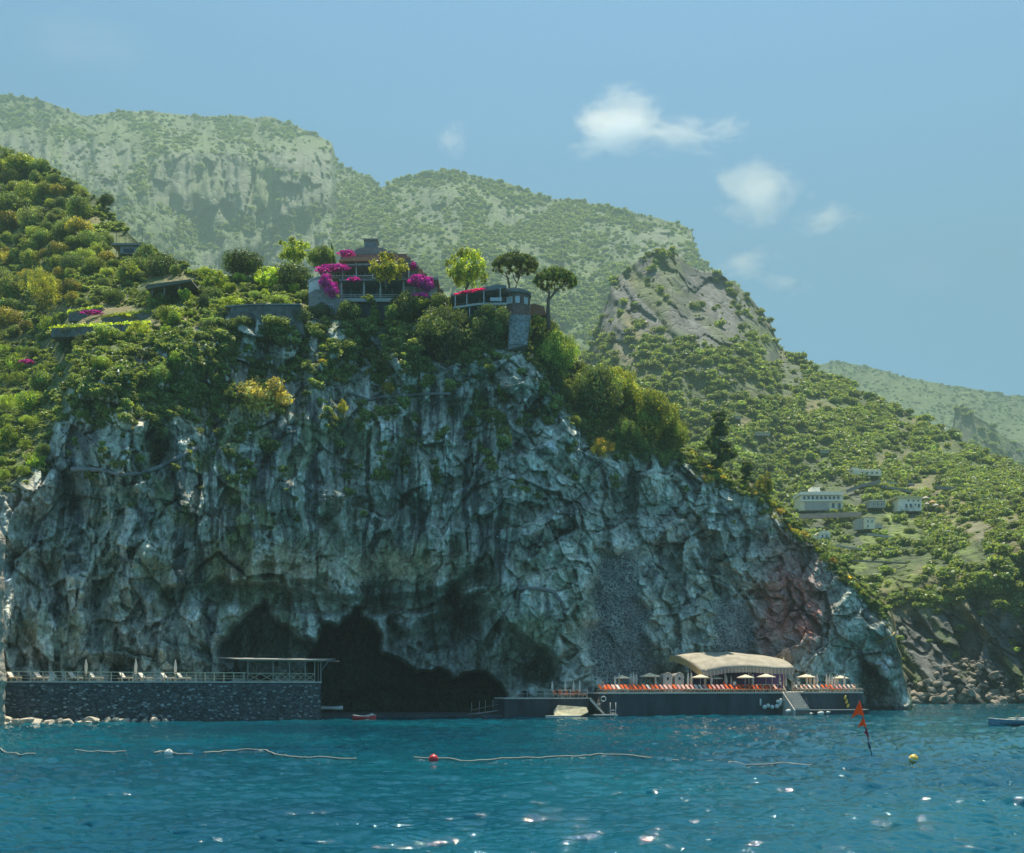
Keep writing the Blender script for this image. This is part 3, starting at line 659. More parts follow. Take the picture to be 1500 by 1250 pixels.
# -- masses nobody could count: geometry nodes put one clump on every point
def scatter(name, pts, scales, protos, tint, parent=None, flat=.8):
    me = bpy.data.meshes.new(name); n = len(pts)
    me.vertices.add(n); me.vertices.foreach_set('co', np.asarray(pts, np.float32).ravel())
    a = me.attributes.new('sc', 'FLOAT_VECTOR', 'POINT'); s = np.asarray(scales, np.float32)
    a.data.foreach_set('vector', np.stack([s, s, s * flat], 1).astype(np.float32).ravel())
    a = me.attributes.new('rt', 'FLOAT_VECTOR', 'POINT'); q = np.zeros((n, 3), np.float32); q[:, 2] = rng.random(n) * 6.28; q[:, 0] = rng.normal(size=n) * .15
    a.data.foreach_set('vector', q.ravel())
    o = link(name, me, parent)
    col = bpy.data.collections.new(name + '_kinds')
    for i, p in enumerate(protos):
        for t in tint:
            k = bpy.data.objects.new('clump', p); k.color = (*t, 1); col.objects.link(k)
    ng = bpy.data.node_groups.new(name, 'GeometryNodeTree')
    ng.interface.new_socket('Geometry', in_out='INPUT', socket_type='NodeSocketGeometry'); ng.interface.new_socket('Geometry', in_out='OUTPUT', socket_type='NodeSocketGeometry')
    N, L = ng.nodes, ng.links; gi = N.new('NodeGroupInput'); go = N.new('NodeGroupOutput')
    mp = N.new('GeometryNodeMeshToPoints'); ip = N.new('GeometryNodeInstanceOnPoints'); ci = N.new('GeometryNodeCollectionInfo')
    ci.inputs['Collection'].default_value = col; ci.inputs['Separate Children'].default_value = True; ci.inputs['Reset Children'].default_value = True
    ip.inputs['Pick Instance'].default_value = True
    def attr(nm):
        q = N.new('GeometryNodeInputNamedAttribute'); q.data_type = 'FLOAT_VECTOR'; q.inputs['Name'].default_value = nm; return q.outputs['Attribute']
    L.new(gi.outputs[0], mp.inputs['Mesh']); L.new(mp.outputs[0], ip.inputs['Points']); L.new(ci.outputs[0], ip.inputs['Instance'])
    L.new(attr('sc'), ip.inputs['Scale']); L.new(attr('rt'), ip.inputs['Rotation'])
    rv = N.new('FunctionNodeRandomValue'); rv.data_type = 'INT'; rv.inputs['Min'].default_value = 0; rv.inputs['Max'].default_value = len(protos) * len(tint) - 1
    oi = [s for s in rv.outputs if s.type == 'INT' and s.enabled] or [rv.outputs[2]]; L.new(oi[0], ip.inputs['Instance Index'])
    L.new(ip.outputs[0], go.inputs[0])
    md = o.modifiers.new('scatter', 'NODES'); md.node_group = ng
    tag(o, kind='stuff'); return o
def pick(G, n, mask, seed, xr=None):
    X, Y, D, *_ = G; r = np.random.default_rng(seed)
    w = mask * D * D / 1e6; w = w.ravel(); w = np.clip(w, 0, None); idx = r.choice(w.size, n, p=w / w.sum())
    jx = r.random(n) * 2 - 1
    V = world(X.ravel()[idx] + jx, Y.ravel()[idx], D.ravel()[idx]); return V, idx
def build_masses():
    X, Y, D, rk, ter = GM
    cl = .5 + .5 * fbm(X / 34, Y / 22, 4, 611)
    gap = ss(.5, .62, .5 + .5 * fbm(X / 60, Y / 30, 4, 613))
    mask = (1 - .93 * np.clip(rk, 0, 1)) * (.12 + ss(.38, .6, cl)) * (1 - .8 * ter) * (1 - .65 * gap) * ss(1000, 960, Y)
    V, i = pick(GM, 19000, mask, 21)
    far = D.ravel()[i]; s = (.6 + 2.4 * rng.random(len(i)) ** 2.5) * (.7 + .55 * far / 500)
    o = scatter('woodland', V - np.array([0, 0, .3]), s, FARC, [(.48, .56, .58), (.40, .52, .62), (.54, .62, .55), (.34, .44, .46), (.64, .66, .78)])
    for (G, n, sd_, nm, th) in ((G1, 18000, 31, 'mountain_woodland', .42), (G2, 18000, 32, 'mountain_woodland', .40), (G3, 3500, 33, 'mountain_woodland', .4), (G4, 700, 34, 'mountain_woodland', .4)):
        X, Y, D, rk = G; cl = .5 + .5 * fbm(X / 30, Y / 14, 4, sd_)
        V, i = pick(G, n, (1 - .9 * rk) * (.16 + ss(th + .02, th + .16, cl)), sd_)
        scatter(nm, V - np.array([0, 0, 1.0]), 2.4 + 4.6 * rng.random(n) ** 2, FARC[:3], [(.85, 1.0, .8), (1.1, 1.2, .9), (1.35, 1.45, 1.0)], flat=.75)
build_masses()
# ------------------------------------------------------------------ plants on the headland
def trunk_mesh(name, h, r0, r1, seed, mat, limbs=5, spread=.5):
    r = random.Random(seed); s = MB()
    p = [(0, 0, -.3 * h)] + [(r.uniform(-.04, .04) * h * k, r.uniform(-.04, .04) * h * k, h * k / 4) for k in range(1, 5)]
    s.tube(p, [r0, r0 * .9, r0 * .75, r0 * .6, r1], 7)
    for k in range(limbs):
        a = 2 * math.pi * k / limbs + r.uniform(-.4, .4); z = h * r.uniform(.5, .85)
        s.tube([(0, 0, z), (math.cos(a) * spread * .5, math.sin(a) * spread * .5, z + .35 * spread), (math.cos(a) * spread, math.sin(a) * spread, z + .9 * spread)], [r0 * .45, r0 * .3, r0 * .12], 5)
    return s.mesh(name, mat)
TRK = [trunk_mesh('trunk', 1.0, .07, .03, i, M_BARK) for i in range(3)]
def plant(crown, x, y, w, h, tint, name, label, cat, group=None, trunk=0.0, d=None, rz=None, sink=.12, hp=1.08):
    """stand a plant whose foot is seen at (x, y) on the headland; w, h = crown size in photograph pixels; trunk = bare part"""
    d = d or LH.d(x, y); q = d / F; R = w / 2 * q; H = h * q / hp
    base = P(x, y, d)
    rz = random.uniform(0, 6.28) if rz is None else rz
    if trunk > 0:
        root = empty(name, base, rz)
        t = link('trunk', TRK[hash(label) % 3 if False else random.randrange(3)], root); th = (trunk + h * .45) * q; t.scale = (max(R * .9, th * .5), max(R * .9, th * .5), th)
        c = link('crown', CR[crown], root); c.location = (0, 0, trunk * q); c.scale = (R, R, H); c.color = (*tint, 1)
        return tag(root, label, cat, group)
    c = link(name, CR[crown], None); c.location = base - Vector((0, 0, sink * H)); c.rotation_euler = (0, 0, rz)
    c.scale = (R * random.uniform(.85, 1.2), R * random.uniform(.85, 1.2), H); c.color = (*tint, 1); c.rotation_euler = (random.uniform(-.15, .15), random.uniform(-.15, .15), rz)
    return tag(c, label, cat, group)

# named ones first
T = 'tree'
plant('olive0', 62, 478, 68, 66, (1.6, 1.25, .5), 'tree', 'big golden-green tree with a rounded crown standing on the left hillside above the garden terraces', T, trunk=10)
plant('flat', 356, 408, 62, 34, (.5, .6, .5), 'tree', 'dark flat-topped clipped tree standing alone against the hazy mountain', T, trunk=4)
plant('leafy', 430, 392, 50, 34, LIME, 'tree', 'bright yellow-green leafy tree on the crest left of the villa', T, trunk=4)
plant('flat', 427, 428, 62, 36, HOLM, 'tree', 'dark flat-topped tree just below the yellow-green tree left of the villa', T, trunk=3)
plant('dome1', 470, 398, 44, 30, GREEN, 'tree', 'mid-green rounded tree between the yellow-green tree and the cypress', T, trunk=3)
plant('cypress', 491, 394, 13, 40, (.8, .9, .6), 'cypress', 'small dark cypress beside the magenta flowers on the villa roof', 'tree', hp=2.6)
plant('leafy', 315, 432, 48, 30, LIME, 'tree', 'yellow-green fig tree on the crest between the pavilion roof and the flat-topped tree', T, trunk=2)
plant('leafy', 395, 428, 50, 30, (1.8, 1.7, .6), 'tree', 'light green leafy tree in front of the dark flat-topped trees', T, trunk=2)
plant('leafy', 684, 432, 72, 54, (1.45, 1.35, .5), 'tree', 'spreading yellow-green tree with big leaves between the villa and the curved house', T, trunk=6, d=172)
plant('leafy', 566, 418, 64, 38, (1.4, 1.1, .5), 'tree', 'golden-green tree growing over the middle of the villa terraces', T, trunk=3, d=162.0)
plant('aleppo0', 1046, 692, 58, 92, (.42, .5, .36), 'pine_tree', 'dark conical pine leaning right on the bare ridge of the headland', 'tree', hp=2.6, d=181)
plant('aleppo1', 1096, 714, 34, 42, (.5, .52, .36), 'pine_tree', 'small dark pine on the ridge right of the taller leaning pine', 'tree', hp=2.6, d=184)
plant('loose0', 1120, 730, 34, 36, (1.2, .95, .5), 'shrub', 'brownish green bush on the ridge beside the small dark pine', 'shrub')
plant('dome2', 158, 300, 20, 16, DARK, 'shrub', 'round dark shrub on top of the orange rock outcrop', 'shrub')
plant('flat', 205, 402, 42, 24, GREEN, 'shrub', 'rounded olive-green shrub below the small ruined hut on the left hillside', 'shrub')
plant('loose1', 380, 606, 78, 52, (2.9, 2.0, 2.0), 'shrub', 'broad sunlit patch of ochre dry brush on the cliff face', 'shrub')
plant('loose0', 402, 600, 34, 44, STRAW, 'shrub', 'straw-coloured dry brush at the right of the broad ochre patch', 'shrub')
plant('loose0', 345, 592, 34, 24, GREEN, 'shrub', 'green bush at the left end of the ochre brush on the cliff', 'shrub')
plant('loose0', 745, 655, 20, 30, STRAW, 'shrub', 'pale straw-coloured dry tuft hanging on the blue cliff face', 'shrub')
plant('loose1', 741, 588, 12, 16, OCHRE, 'shrub', 'small orange tuft above the pale straw tuft on the cliff', 'shrub')
plant('loose1', 882, 668, 34, 26, (3.2, 1.7, .7), 'shrub', 'golden orange bush below the dark tree mass right of the cliff', 'shrub')
plant('loose0', 500, 606, 16, 20, (2.6, 1.9, .8), 'shrub', 'yellow-green tuft at the edge of the long dark rock stain', 'shrub')
plant('loose1', 568, 576, 20, 16, OCHRE, 'shrub', 'small ochre tuft below the rockfall net on the upper cliff', 'shrub')
plant('dome0', 697, 602, 26, 34, DARK, 'shrub', 'dark bush in the hollow of the upper cliff centre', 'shrub')
plant('dome3', 240, 662, 30, 20, DARK, 'shrub', 'dark bush in the hollow above the sagging rockfall net', 'shrub')
for (x, y, w, h, c, tn, lab) in [
 (655, 535, 100, 78, 'big', HOLM, 'largest dark rounded tree below the curved house'), (595, 478, 46, 42, 'dome0', (.7, .75, .5), 'round dark tree with a sunlit top below the right end of the villa'),
 (718, 512, 74, 58, 'big2', DARK, 'dark smooth-crowned tree directly below the curved house balcony'), (632, 500, 44, 34, 'dome1', HOLM, 'mid-sized dark tree between the villa garden and the largest tree'),
 (812, 560, 76, 70, 'big', (.95, .95, .55), 'sunlit tree below the single umbrella pine'), (872, 622, 92, 80, 'big2', HOLM, 'broad dark tree in the middle of the slope right of the cliff top'),
 (905, 600, 70, 56, 'big', (1.25, 1.05, .5), 'golden-topped tree on the crest of the right-hand slope'), (945, 650, 90, 74, 'big2', (1.1, .95, .5), 'large rounded tree with a gold-lit top near the lower end of the slope'),
 (985, 668, 54, 54, 'big', (1.0, .9, .5), 'last rounded tree of the slope before the bare ridge'), (800, 520, 50, 46, 'dome2', HOLM, 'dark tree right of the stone wall under the curved house'),
 (915, 660, 44, 40, 'big', (.6, .7, .5), 'small dark tree at the foot of the tree-covered slope, right of the golden bush')]:
    plant(c, x, y, w, h, tn, 'tree', lab, 'tree', 'trees along the top of the cliff', trunk=2)

TN = {HOLM: 'dark green', DARK: 'darkest', GREEN: 'mid-green', LIME: 'lime', YEL: 'yellow', OLIV: 'grey-green', OCHRE: 'ochre', STRAW: 'straw-coloured', BROWNG: 'brownish', (1.25, 1.15, .7): 'light green', (.8, .85, .6): 'dull green', (1.3, 1.3, .6): 'light green', (1.5, 1.5, .65): 'bright green', (1.2, 1.25, .6): 'light green', (1.6, 1.5, .6): 'lime', (1.7, 1.1, .5): 'rusty', (.9, .8, .45): 'olive', (.7, .7, .5): 'dull green', (1.7, 1.4, .6): 'olive', (1.7, 1.6, .6): 'lime', (1.2, 1.0, .5): 'olive'}
def fill(poly, n, smin, smax, kinds, tints, name, label, cat, group, sep=.42, seed=1, avoid=(), hk=(.6, .85), trunk=0):
    r = random.Random(seed); xs = [p[0] for p in poly]; ys = [p[1] for p in poly]; done = []; tries = 0
    while len(done) < n and tries < n * 60:
        tries += 1; x = r.uniform(min(xs), max(xs)); y = r.uniform(min(ys), max(ys))
        if not inpoly(np.array([x]), np.array([y]), poly)[0] or any(abs(x - a) < b and abs(y - c) < e for a, c, b, e in avoid): continue
        if y < LH.top(x) + 1 or free(x, y) < .5: continue
        w = smin + (smax - smin) * r.random() ** 1.6
        if any((x - a) ** 2 + ((y - b) * 1.3) ** 2 < (sep * (w + ww)) ** 2 for a, b, ww in done): continue
        done.append((x, y, w))
    ym = sorted(q[1] for q in done); lo, hi = ym[len(ym) // 3], ym[2 * len(ym) // 3]; xm = sorted(q[0] for q in done); xa, xb = xm[len(xm) // 3], xm[2 * len(xm) // 3]
    for (x, y, w) in done:
        t = r.choice(tints); size = 'large' if w > smin + .5 * (smax - smin) else 'small' if w < smin + .2 * (smax - smin) else 'middling'
        where = ('high up' if y < lo else 'low down' if y > hi else 'halfway up') + (' on the left' if x < xa else ' on the right' if x > xb else ' centre')
        lab = '%s %s %s, %s' % (size, TN.get(t, 'green'), label, where); f = r.uniform(.85, 1.15)
        plant(r.choice(kinds), x, y + w * .15, w, w * r.uniform(*hk), tuple(q * f for q in t), name, lab, cat, group, trunk=trunk)
    return len(done)
D4 = ['dome0', 'dome1', 'dome2', 'dome3']; L2_ = ['loose0', 'loose1', 'olive0']
cnt = 0
cnt += fill([(-45, 232), (0, 236), (60, 250), (118, 282), (118, 340), (180, 345), (205, 365), (240, 392), (225, 415), (130, 420), (110, 480), (0, 500), (-45, 500)], 112, 20, 52, D4 + ['olive0', 'flat'], [HOLM, GREEN, (1.25, 1.15, .7), (.8, .85, .6), OLIV, BROWNG], 'shrub', 'shrub in the left hillside thicket', 'shrub', 'thicket of shrubs on the left hillside', .27, 3, [(62, 450, 30, 25), (150, 315, 30, 22)])
cnt += fill([(60, 420), (200, 425), (300, 440), (310, 520), (250, 560), (130, 545), (60, 520)], 34, 14, 34, D4 + L2_, [HOLM, DARK, DARK, GREEN, (1.3, 1.3, .6)], 'shrub', 'shrub on the bank below the garden terraces', 'shrub', 'shrubs below the garden terraces', .33, 5, [(160, 478, 60, 14)])
cnt += fill([(0, 505), (50, 510), (80, 560), (78, 640), (66, 700), (0, 735)], 20, 22, 44, ['olive0', 'loose0', 'dome1'], [(1.5, 1.5, .65), (1.2, 1.25, .6), GREEN], 'shrub', 'sunlit shrub hanging over the left cliff edge', 'shrub', 'sunlit shrubs at the far left edge', .3, 7)
cnt += fill([(300, 470), (450, 480), (600, 475), (610, 540), (560, 560), (440, 560), (320, 570)], 34, 12, 30, D4 + L2_, [HOLM, DARK, GREEN, (1.6, 1.5, .6), (1.7, 1.1, .5)], 'shrub', 'shrub on the cliff below the villa', 'shrub', 'shrubs on the cliff top below the villa', .4, 9)
cnt += fill([(790, 480), (835, 505), (860, 560), (930, 590), (1000, 650), (1005, 680), (930, 675), (840, 640), (790, 560)], 26, 18, 40, D4, [HOLM, (.9, .8, .45), (.7, .7, .5), DARK], 'shrub', 'shrub among trees right of the curved house', 'shrub', 'shrubs among the trees of the right slope', .3, 11)
cnt += fill([(1008, 655), (1060, 695), (1110, 712), (1150, 760), (1250, 848), (1290, 890), (1270, 892), (1200, 835), (1130, 770), (1100, 728), (1010, 700)], 40, 8, 20, ['loose0', 'loose1', 'olive0'], [OCHRE, YEL, (1.7, 1.4, .6), GREEN, STRAW], 'shrub', 'shrub along the bare headland ridge', 'shrub', 'shrubs along the bare ridge', .35, 13)
cnt += fill([(210, 395), (260, 392), (330, 408), (460, 405), (455, 440), (330, 445), (240, 425)], 20, 14, 28, D4 + ['leafy'], [GREEN, (1.7, 1.6, .6), HOLM], 'shrub', 'crest shrub left of the villa', 'shrub', 'shrubs on the crest left of the villa', .35, 15, [(245, 412, 34, 12)])
cnt += fill([(640, 425), (660, 440), (780, 470), (790, 500), (660, 480), (560, 460), (540, 442), (600, 440)], 12, 14, 26, D4, [HOLM, (1.2, 1.0, .5), GREEN], 'shrub', 'garden shrub between villa and curved house', 'shrub', 'garden shrubs by the two houses', .35, 17)
print('shrubs', cnt)

# umbrella pines
def umbrella_pine(x, y, w, h, top, forks, crown, label, d):
    q = d / F; root = empty('umbrella_pine', P(x, y, d)); s = MB()
    for f in forks:   # f: list of (px, py, r)
        s.tube([((a - x) * q, (i % 2) * .15, (y - b) * q) for i, (a, b, r_) in enumerate(f)], [r_ for (_, _, r_) in f], 8)
    s.build('trunk', M_PINEBARK, root)
    c = link('crown', CR[crown], root); c.scale = (w / 2 * q, w / 2 * q * .9, h * q / .52); c.location = ((top[0] - x) * q, 0, (y - top[1]) * q); c.color = (.5, .55, .36, 1)
    tag(root, label, 'pine tree', 'umbrella pines by the curved house')
umbrella_pine(752, 452, 72, 33, (755, 401), [[(746, 452, .22), (747, 425, .17), (744, 408, .14), (740, 398, .08)], [(752, 452, .24), (754, 425, .19), (760, 408, .14), (764, 396, .08)], [(757, 415, .1), (752, 405, .08), (751, 396, .05)], [(763, 405, .1), (772, 396, .05)], [(746, 409, .08), (733, 399, .05)]], 'umbrella0',
              'umbrella pine with two trunks and one flat crown rising behind the curved house', 173)
umbrella_pine(803, 482, 66, 36, (813, 424), [[(804, 482, .34), (803, 455, .27), (803, 440, .24), (805, 428, .14), (800, 416, .07)], [(803, 441, .18), (811, 430, .14), (822, 420, .08), (830, 413, .05)], [(811, 430, .09), (813, 418, .05)], [(804, 430, .09), (794, 422, .05), (788, 416, .04)], [(820, 421, .07), (836, 419, .04)]], 'umbrella1',
              'lone umbrella pine with a forked trunk at the right end of the cliff-top houses', 165)

# low growth that covers the soil between them
def build_cover():
    X, Y, D, below = GH; n6 = .5 + .5 * fbm(X / 18, Y / 12, 4, 711)
    inside = ((X > -330) & (X < 1300)) * free(X, Y)
    m = (1 - below) * (.25 + ss(.4, .6, n6)) * inside
    V, i = pick(GH, 9500, m * (1 - ss(985, 1015, X) * .8), 51); n = len(V)
    scatter('ground_cover', V, .35 + .75 * rng.random(n) ** 2, FARC + [TUFT], [HOLM, GREEN, DARK, (1.5, 1.4, .6)], flat=.7)
    V, i = pick(GH, 1500, m * ss(985, 1015, X), 52); n = len(V)
    scatter('ridge_grass', V, .25 + .4 * rng.random(n), [TUFT, TUFT, FARC[0]], [STRAW, OCHRE, (1.6, 1.3, .6), YEL], flat=.8)
    fr = below * ss(.62, .72, .5 + .5 * fbm(X / 16, Y / 16, 4, 713)) * ss(790, 560, Y)
    fr = fr + 1.3 * below * ss(.42, .6, .5 + .5 * fbm(X / 24, Y / 20, 4, 715)) * ss(600, 500, Y + .12 * np.abs(X - 560)) * (X < 900) + 1.5 * below * ss(.35, .5, .5 + .5 * fbm(X / 24, Y / 20, 4, 715)) * (X > 70) * (X < 330) * ss(640, 560, Y)
    V, i = pick(GH, 5200, fr * free(X, Y), 53); n = len(V)
    scatter('cliff_growth', V, .25 + .85 * rng.random(n) ** 2, FARC[:3] + [TUFT], [HOLM, DARK, GREEN, (1.5, 1.2, .6)], flat=.9)
build_cover()
# ------------------------------------------------------------------ materials of built things
def cloth(name, col, tr=.4, scale=3.0, var=.1):
    m = simple(name, col, .85, var, scale); n, l = m.node_tree.nodes, m.node_tree.links; b = n['Principled BSDF']; out = n['Material Output']
    t = nd(n, 'ShaderNodeBsdfTranslucent'); l.new(b.inputs['Base Color'].links[0].from_socket, t.inputs[0])
    x = nd(n, 'ShaderNodeMixShader'); x.inputs[0].default_value = tr / (1 + tr); l.new(b.outputs[0], x.inputs[1]); l.new(t.outputs[0], x.inputs[2]); l.new(x.outputs[0], out.inputs[0]); return m
M_STONE = simple('rubble_stone', (.085, .095, .09), .9, .6, 1.2, .06)
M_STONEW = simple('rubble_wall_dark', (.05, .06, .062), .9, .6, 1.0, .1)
M_STONEG = simple('garden_wall_stone', (.12, .125, .105), .9, .5, 1.4, .08)
M_STONEP = simple('rubble_stone_pale', (.27, .28, .26), .9, .5, 2, .04)
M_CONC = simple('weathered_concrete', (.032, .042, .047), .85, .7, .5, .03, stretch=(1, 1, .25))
M_LIP = simple('pale_coping', (.50, .45, .36), .8, .2, 2)
M_PLASTER = simple('cream_plaster', (.42, .41, .36), .85, .18, 1.5)
M_WHITE = simple('white_plaster', (.62, .60, .53), .85, .12, 1.5)
M_YELLOWP = simple('yellow_plaster', (.62, .54, .25), .85, .1, 1.5)
M_GREYST = simple('grey_stonework', (.20, .20, .18), .9, .35, 2, .03)
M_BROWN = simple('brown_stonework', (.16, .11, .085), .9, .35, 2, .03)
M_TERRA = simple('terracotta', (.36, .16, .09), .85, .25, 3)
M_WOOD = simple('sunbleached_wood', (.52, .43, .27), .8, .2, 6)
M_WOODD = simple('weathered_wood', (.26, .24, .20), .85, .3, 6)
M_CANVAS = cloth('cream_canvas', (.70, .63, .45), .3)
M_CANVASF = simple('folded_canvas', (.70, .62, .48), .85, .15, 6)
M_AWN = cloth('reed_awning', (.36, .31, .22), .1, .7, .3)
M_AWNL = cloth('sunlit_look_ochre', (.72, .50, .22), .5, 2, .15)  # sunlight on the canopy's left edge and the parapets put into the colour
M_VAL = cloth('awning_valance', (.46, .34, .24), .3, 5, .3)
M_ORANGE = cloth('orange_fabric', (.95, .20, .03), .6)
M_PINK = cloth('pink_striped_fabric', (.80, .42, .34), .4)
M_CREAM = simple('cream_fabric', (.68, .62, .50), .8, .08, 4)
M_FLAG = cloth('flag_orange', (1.0, .16, .01), 1.0)
M_CRIM = cloth('flag_crimson', (.45, .01, .06), .8)
M_BUOYW = simple('white_buoy', (.62, .62, .52), .5, .15, 6)
M_BUOYR = simple('red_buoy', (.55, .02, .02), .4, .1, 3)
M_BUOYY = simple('yellow_buoy', (.80, .50, .06), .45, .1, 3)
M_ROPE = simple('rope', (.28, .27, .22), .9, .3, 8)
M_STEEL = simple('galvanised_steel', (.45, .46, .44), .5, .1, 5, metal=.3)
M_DARKM = simple('dark_iron', (.04, .04, .045), .6, .2, 5)
M_NET = simple('rockfall_net', (.20, .21, .19), .9, .4, 6, .02)
M_SKIN = simple('skin', (.42, .24, .16), .6, .05, 5)
M_HAIR = simple('hair', (.05, .03, .02), .7, .1, 5)
M_PATH = simple('concrete_path', (.46, .43, .35), .9, .2, 1)
M_PURPLE = simple('violet_curtain', (.09, .035, .13), .9, .2, 2)
def glass_mat():
    m, n, l, b = mat_new('window_glass'); b.inputs['Base Color'].default_value = (.05, .08, .09, 1); b.inputs['Roughness'].default_value = .06
    tc = nd(n, 'ShaderNodeTexCoord'); ns = nd(n, 'ShaderNodeTexNoise', Scale=.8); l.new(tc.outputs['Object'], ns.inputs[0])
    bp = nd(n, 'ShaderNodeBump', Distance=.01); l.new(ns.outputs[0], bp.inputs['Height']); l.new(bp.outputs[0], b.inputs['Normal']); return m
M_GLASS = glass_mat()
def stripe_mat(name, c1, c2, freq, axis=0):
    m, n, l, b = mat_new(name); tc = nd(n, 'ShaderNodeTexCoord'); sp = nd(n, 'ShaderNodeSeparateXYZ'); l.new(tc.outputs['Object'], sp.inputs[0])
    f = nd(n, 'ShaderNodeMath', operation='MULTIPLY'); f.inputs[1].default_value = freq; l.new(sp.outputs[axis], f.inputs[0])
    g = nd(n, 'ShaderNodeMath', operation='FRACT'); l.new(f.outputs[0], g.inputs[0]); k = nd(n, 'ShaderNodeMath', operation='GREATER_THAN'); k.inputs[1].default_value = .5; l.new(g.outputs[0], k.inputs[0])
    mx = nd(n, 'ShaderNodeMix', data_type='RGBA'); l.new(k.outputs[0], mx.inputs[0]); mx.inputs[6].default_value = (*c1, 1); mx.inputs[7].default_value = (*c2, 1)
    l.new(mx.outputs[2], b.inputs['Base Color']); b.inputs['Roughness'].default_value = .8; return m
M_STRIPE = stripe_mat('orange_white_stripe', (.80, .17, .04), (.70, .62, .5), 5)

class Line:
    """a straight front edge on the plan; px() gives the distance along it seen at a photograph column"""
    def __init__(s, a, b):
        s.a = Vector((*a, 0)); s.u = (Vector((*b, 0)) - s.a).normalized(); s.n = Vector((-s.u.y, s.u.x, 0)); s.L = (Vector((*b, 0)) - s.a).length; s.ang = math.atan2(s.u.y, s.u.x)
    def at(s, k, t=0, z=0): return s.a + s.u * k + s.n * t + Vector((0, 0, z))
    def px(s, x, t=0):
        r = (x - 750) / F; return (r * (s.a.y + t * s.n.y) - s.a.x - t * s.n.x) / (s.u.x - r * s.u.y)
    def pt(s, x, t=0, z=0): return s.at(s.px(x, t), t, z)
    def box(s, mb, k0, k1, t0, t1, z0, z1):
        c = s.at((k0 + k1) / 2, (t0 + t1) / 2, (z0 + z1) / 2); mb.box(c, (abs(k1 - k0), abs(t1 - t0), abs(z1 - z0)), s.ang); return mb
def stone_v(r, sx, sy, sz):
    v = []
    for dz in (-1, 1):
        for dx, dy in ((-1, -1), (1, -1), (1, 1), (-1, 1)): v.append(Vector((dx * sx * r.uniform(.6, 1.0), dy * sy * r.uniform(.6, 1.0), dz * sz * r.uniform(.6, 1.0))))
    return v
CUBEF = [(3, 2, 1, 0), (4, 5, 6, 7), (0, 1, 5, 4), (1, 2, 6, 5), (2, 3, 7, 6), (3, 0, 4, 7)]
def boulder_mesh(seed, mat):
    r = np.random.default_rng(seed); import bmesh
    bm = bmesh.new(); bmesh.ops.create_icosphere(bm, subdivisions=3, radius=1)
    pl = r.normal(size=(20, 3)); pl /= np.linalg.norm(pl, axis=1)[:, None]; dd = r.uniform(.45, .85, 20)
    for v in bm.verts:
        p = np.array(v.co)
        for q, e in zip(pl, dd):
            k = p @ q - e
            if k > 0: p = p - q * k * .92
        v.co = p
    me = bpy.data.meshes.new('boulder'); bm.to_mesh(me); bm.free(); me.materials.append(mat)
    return me

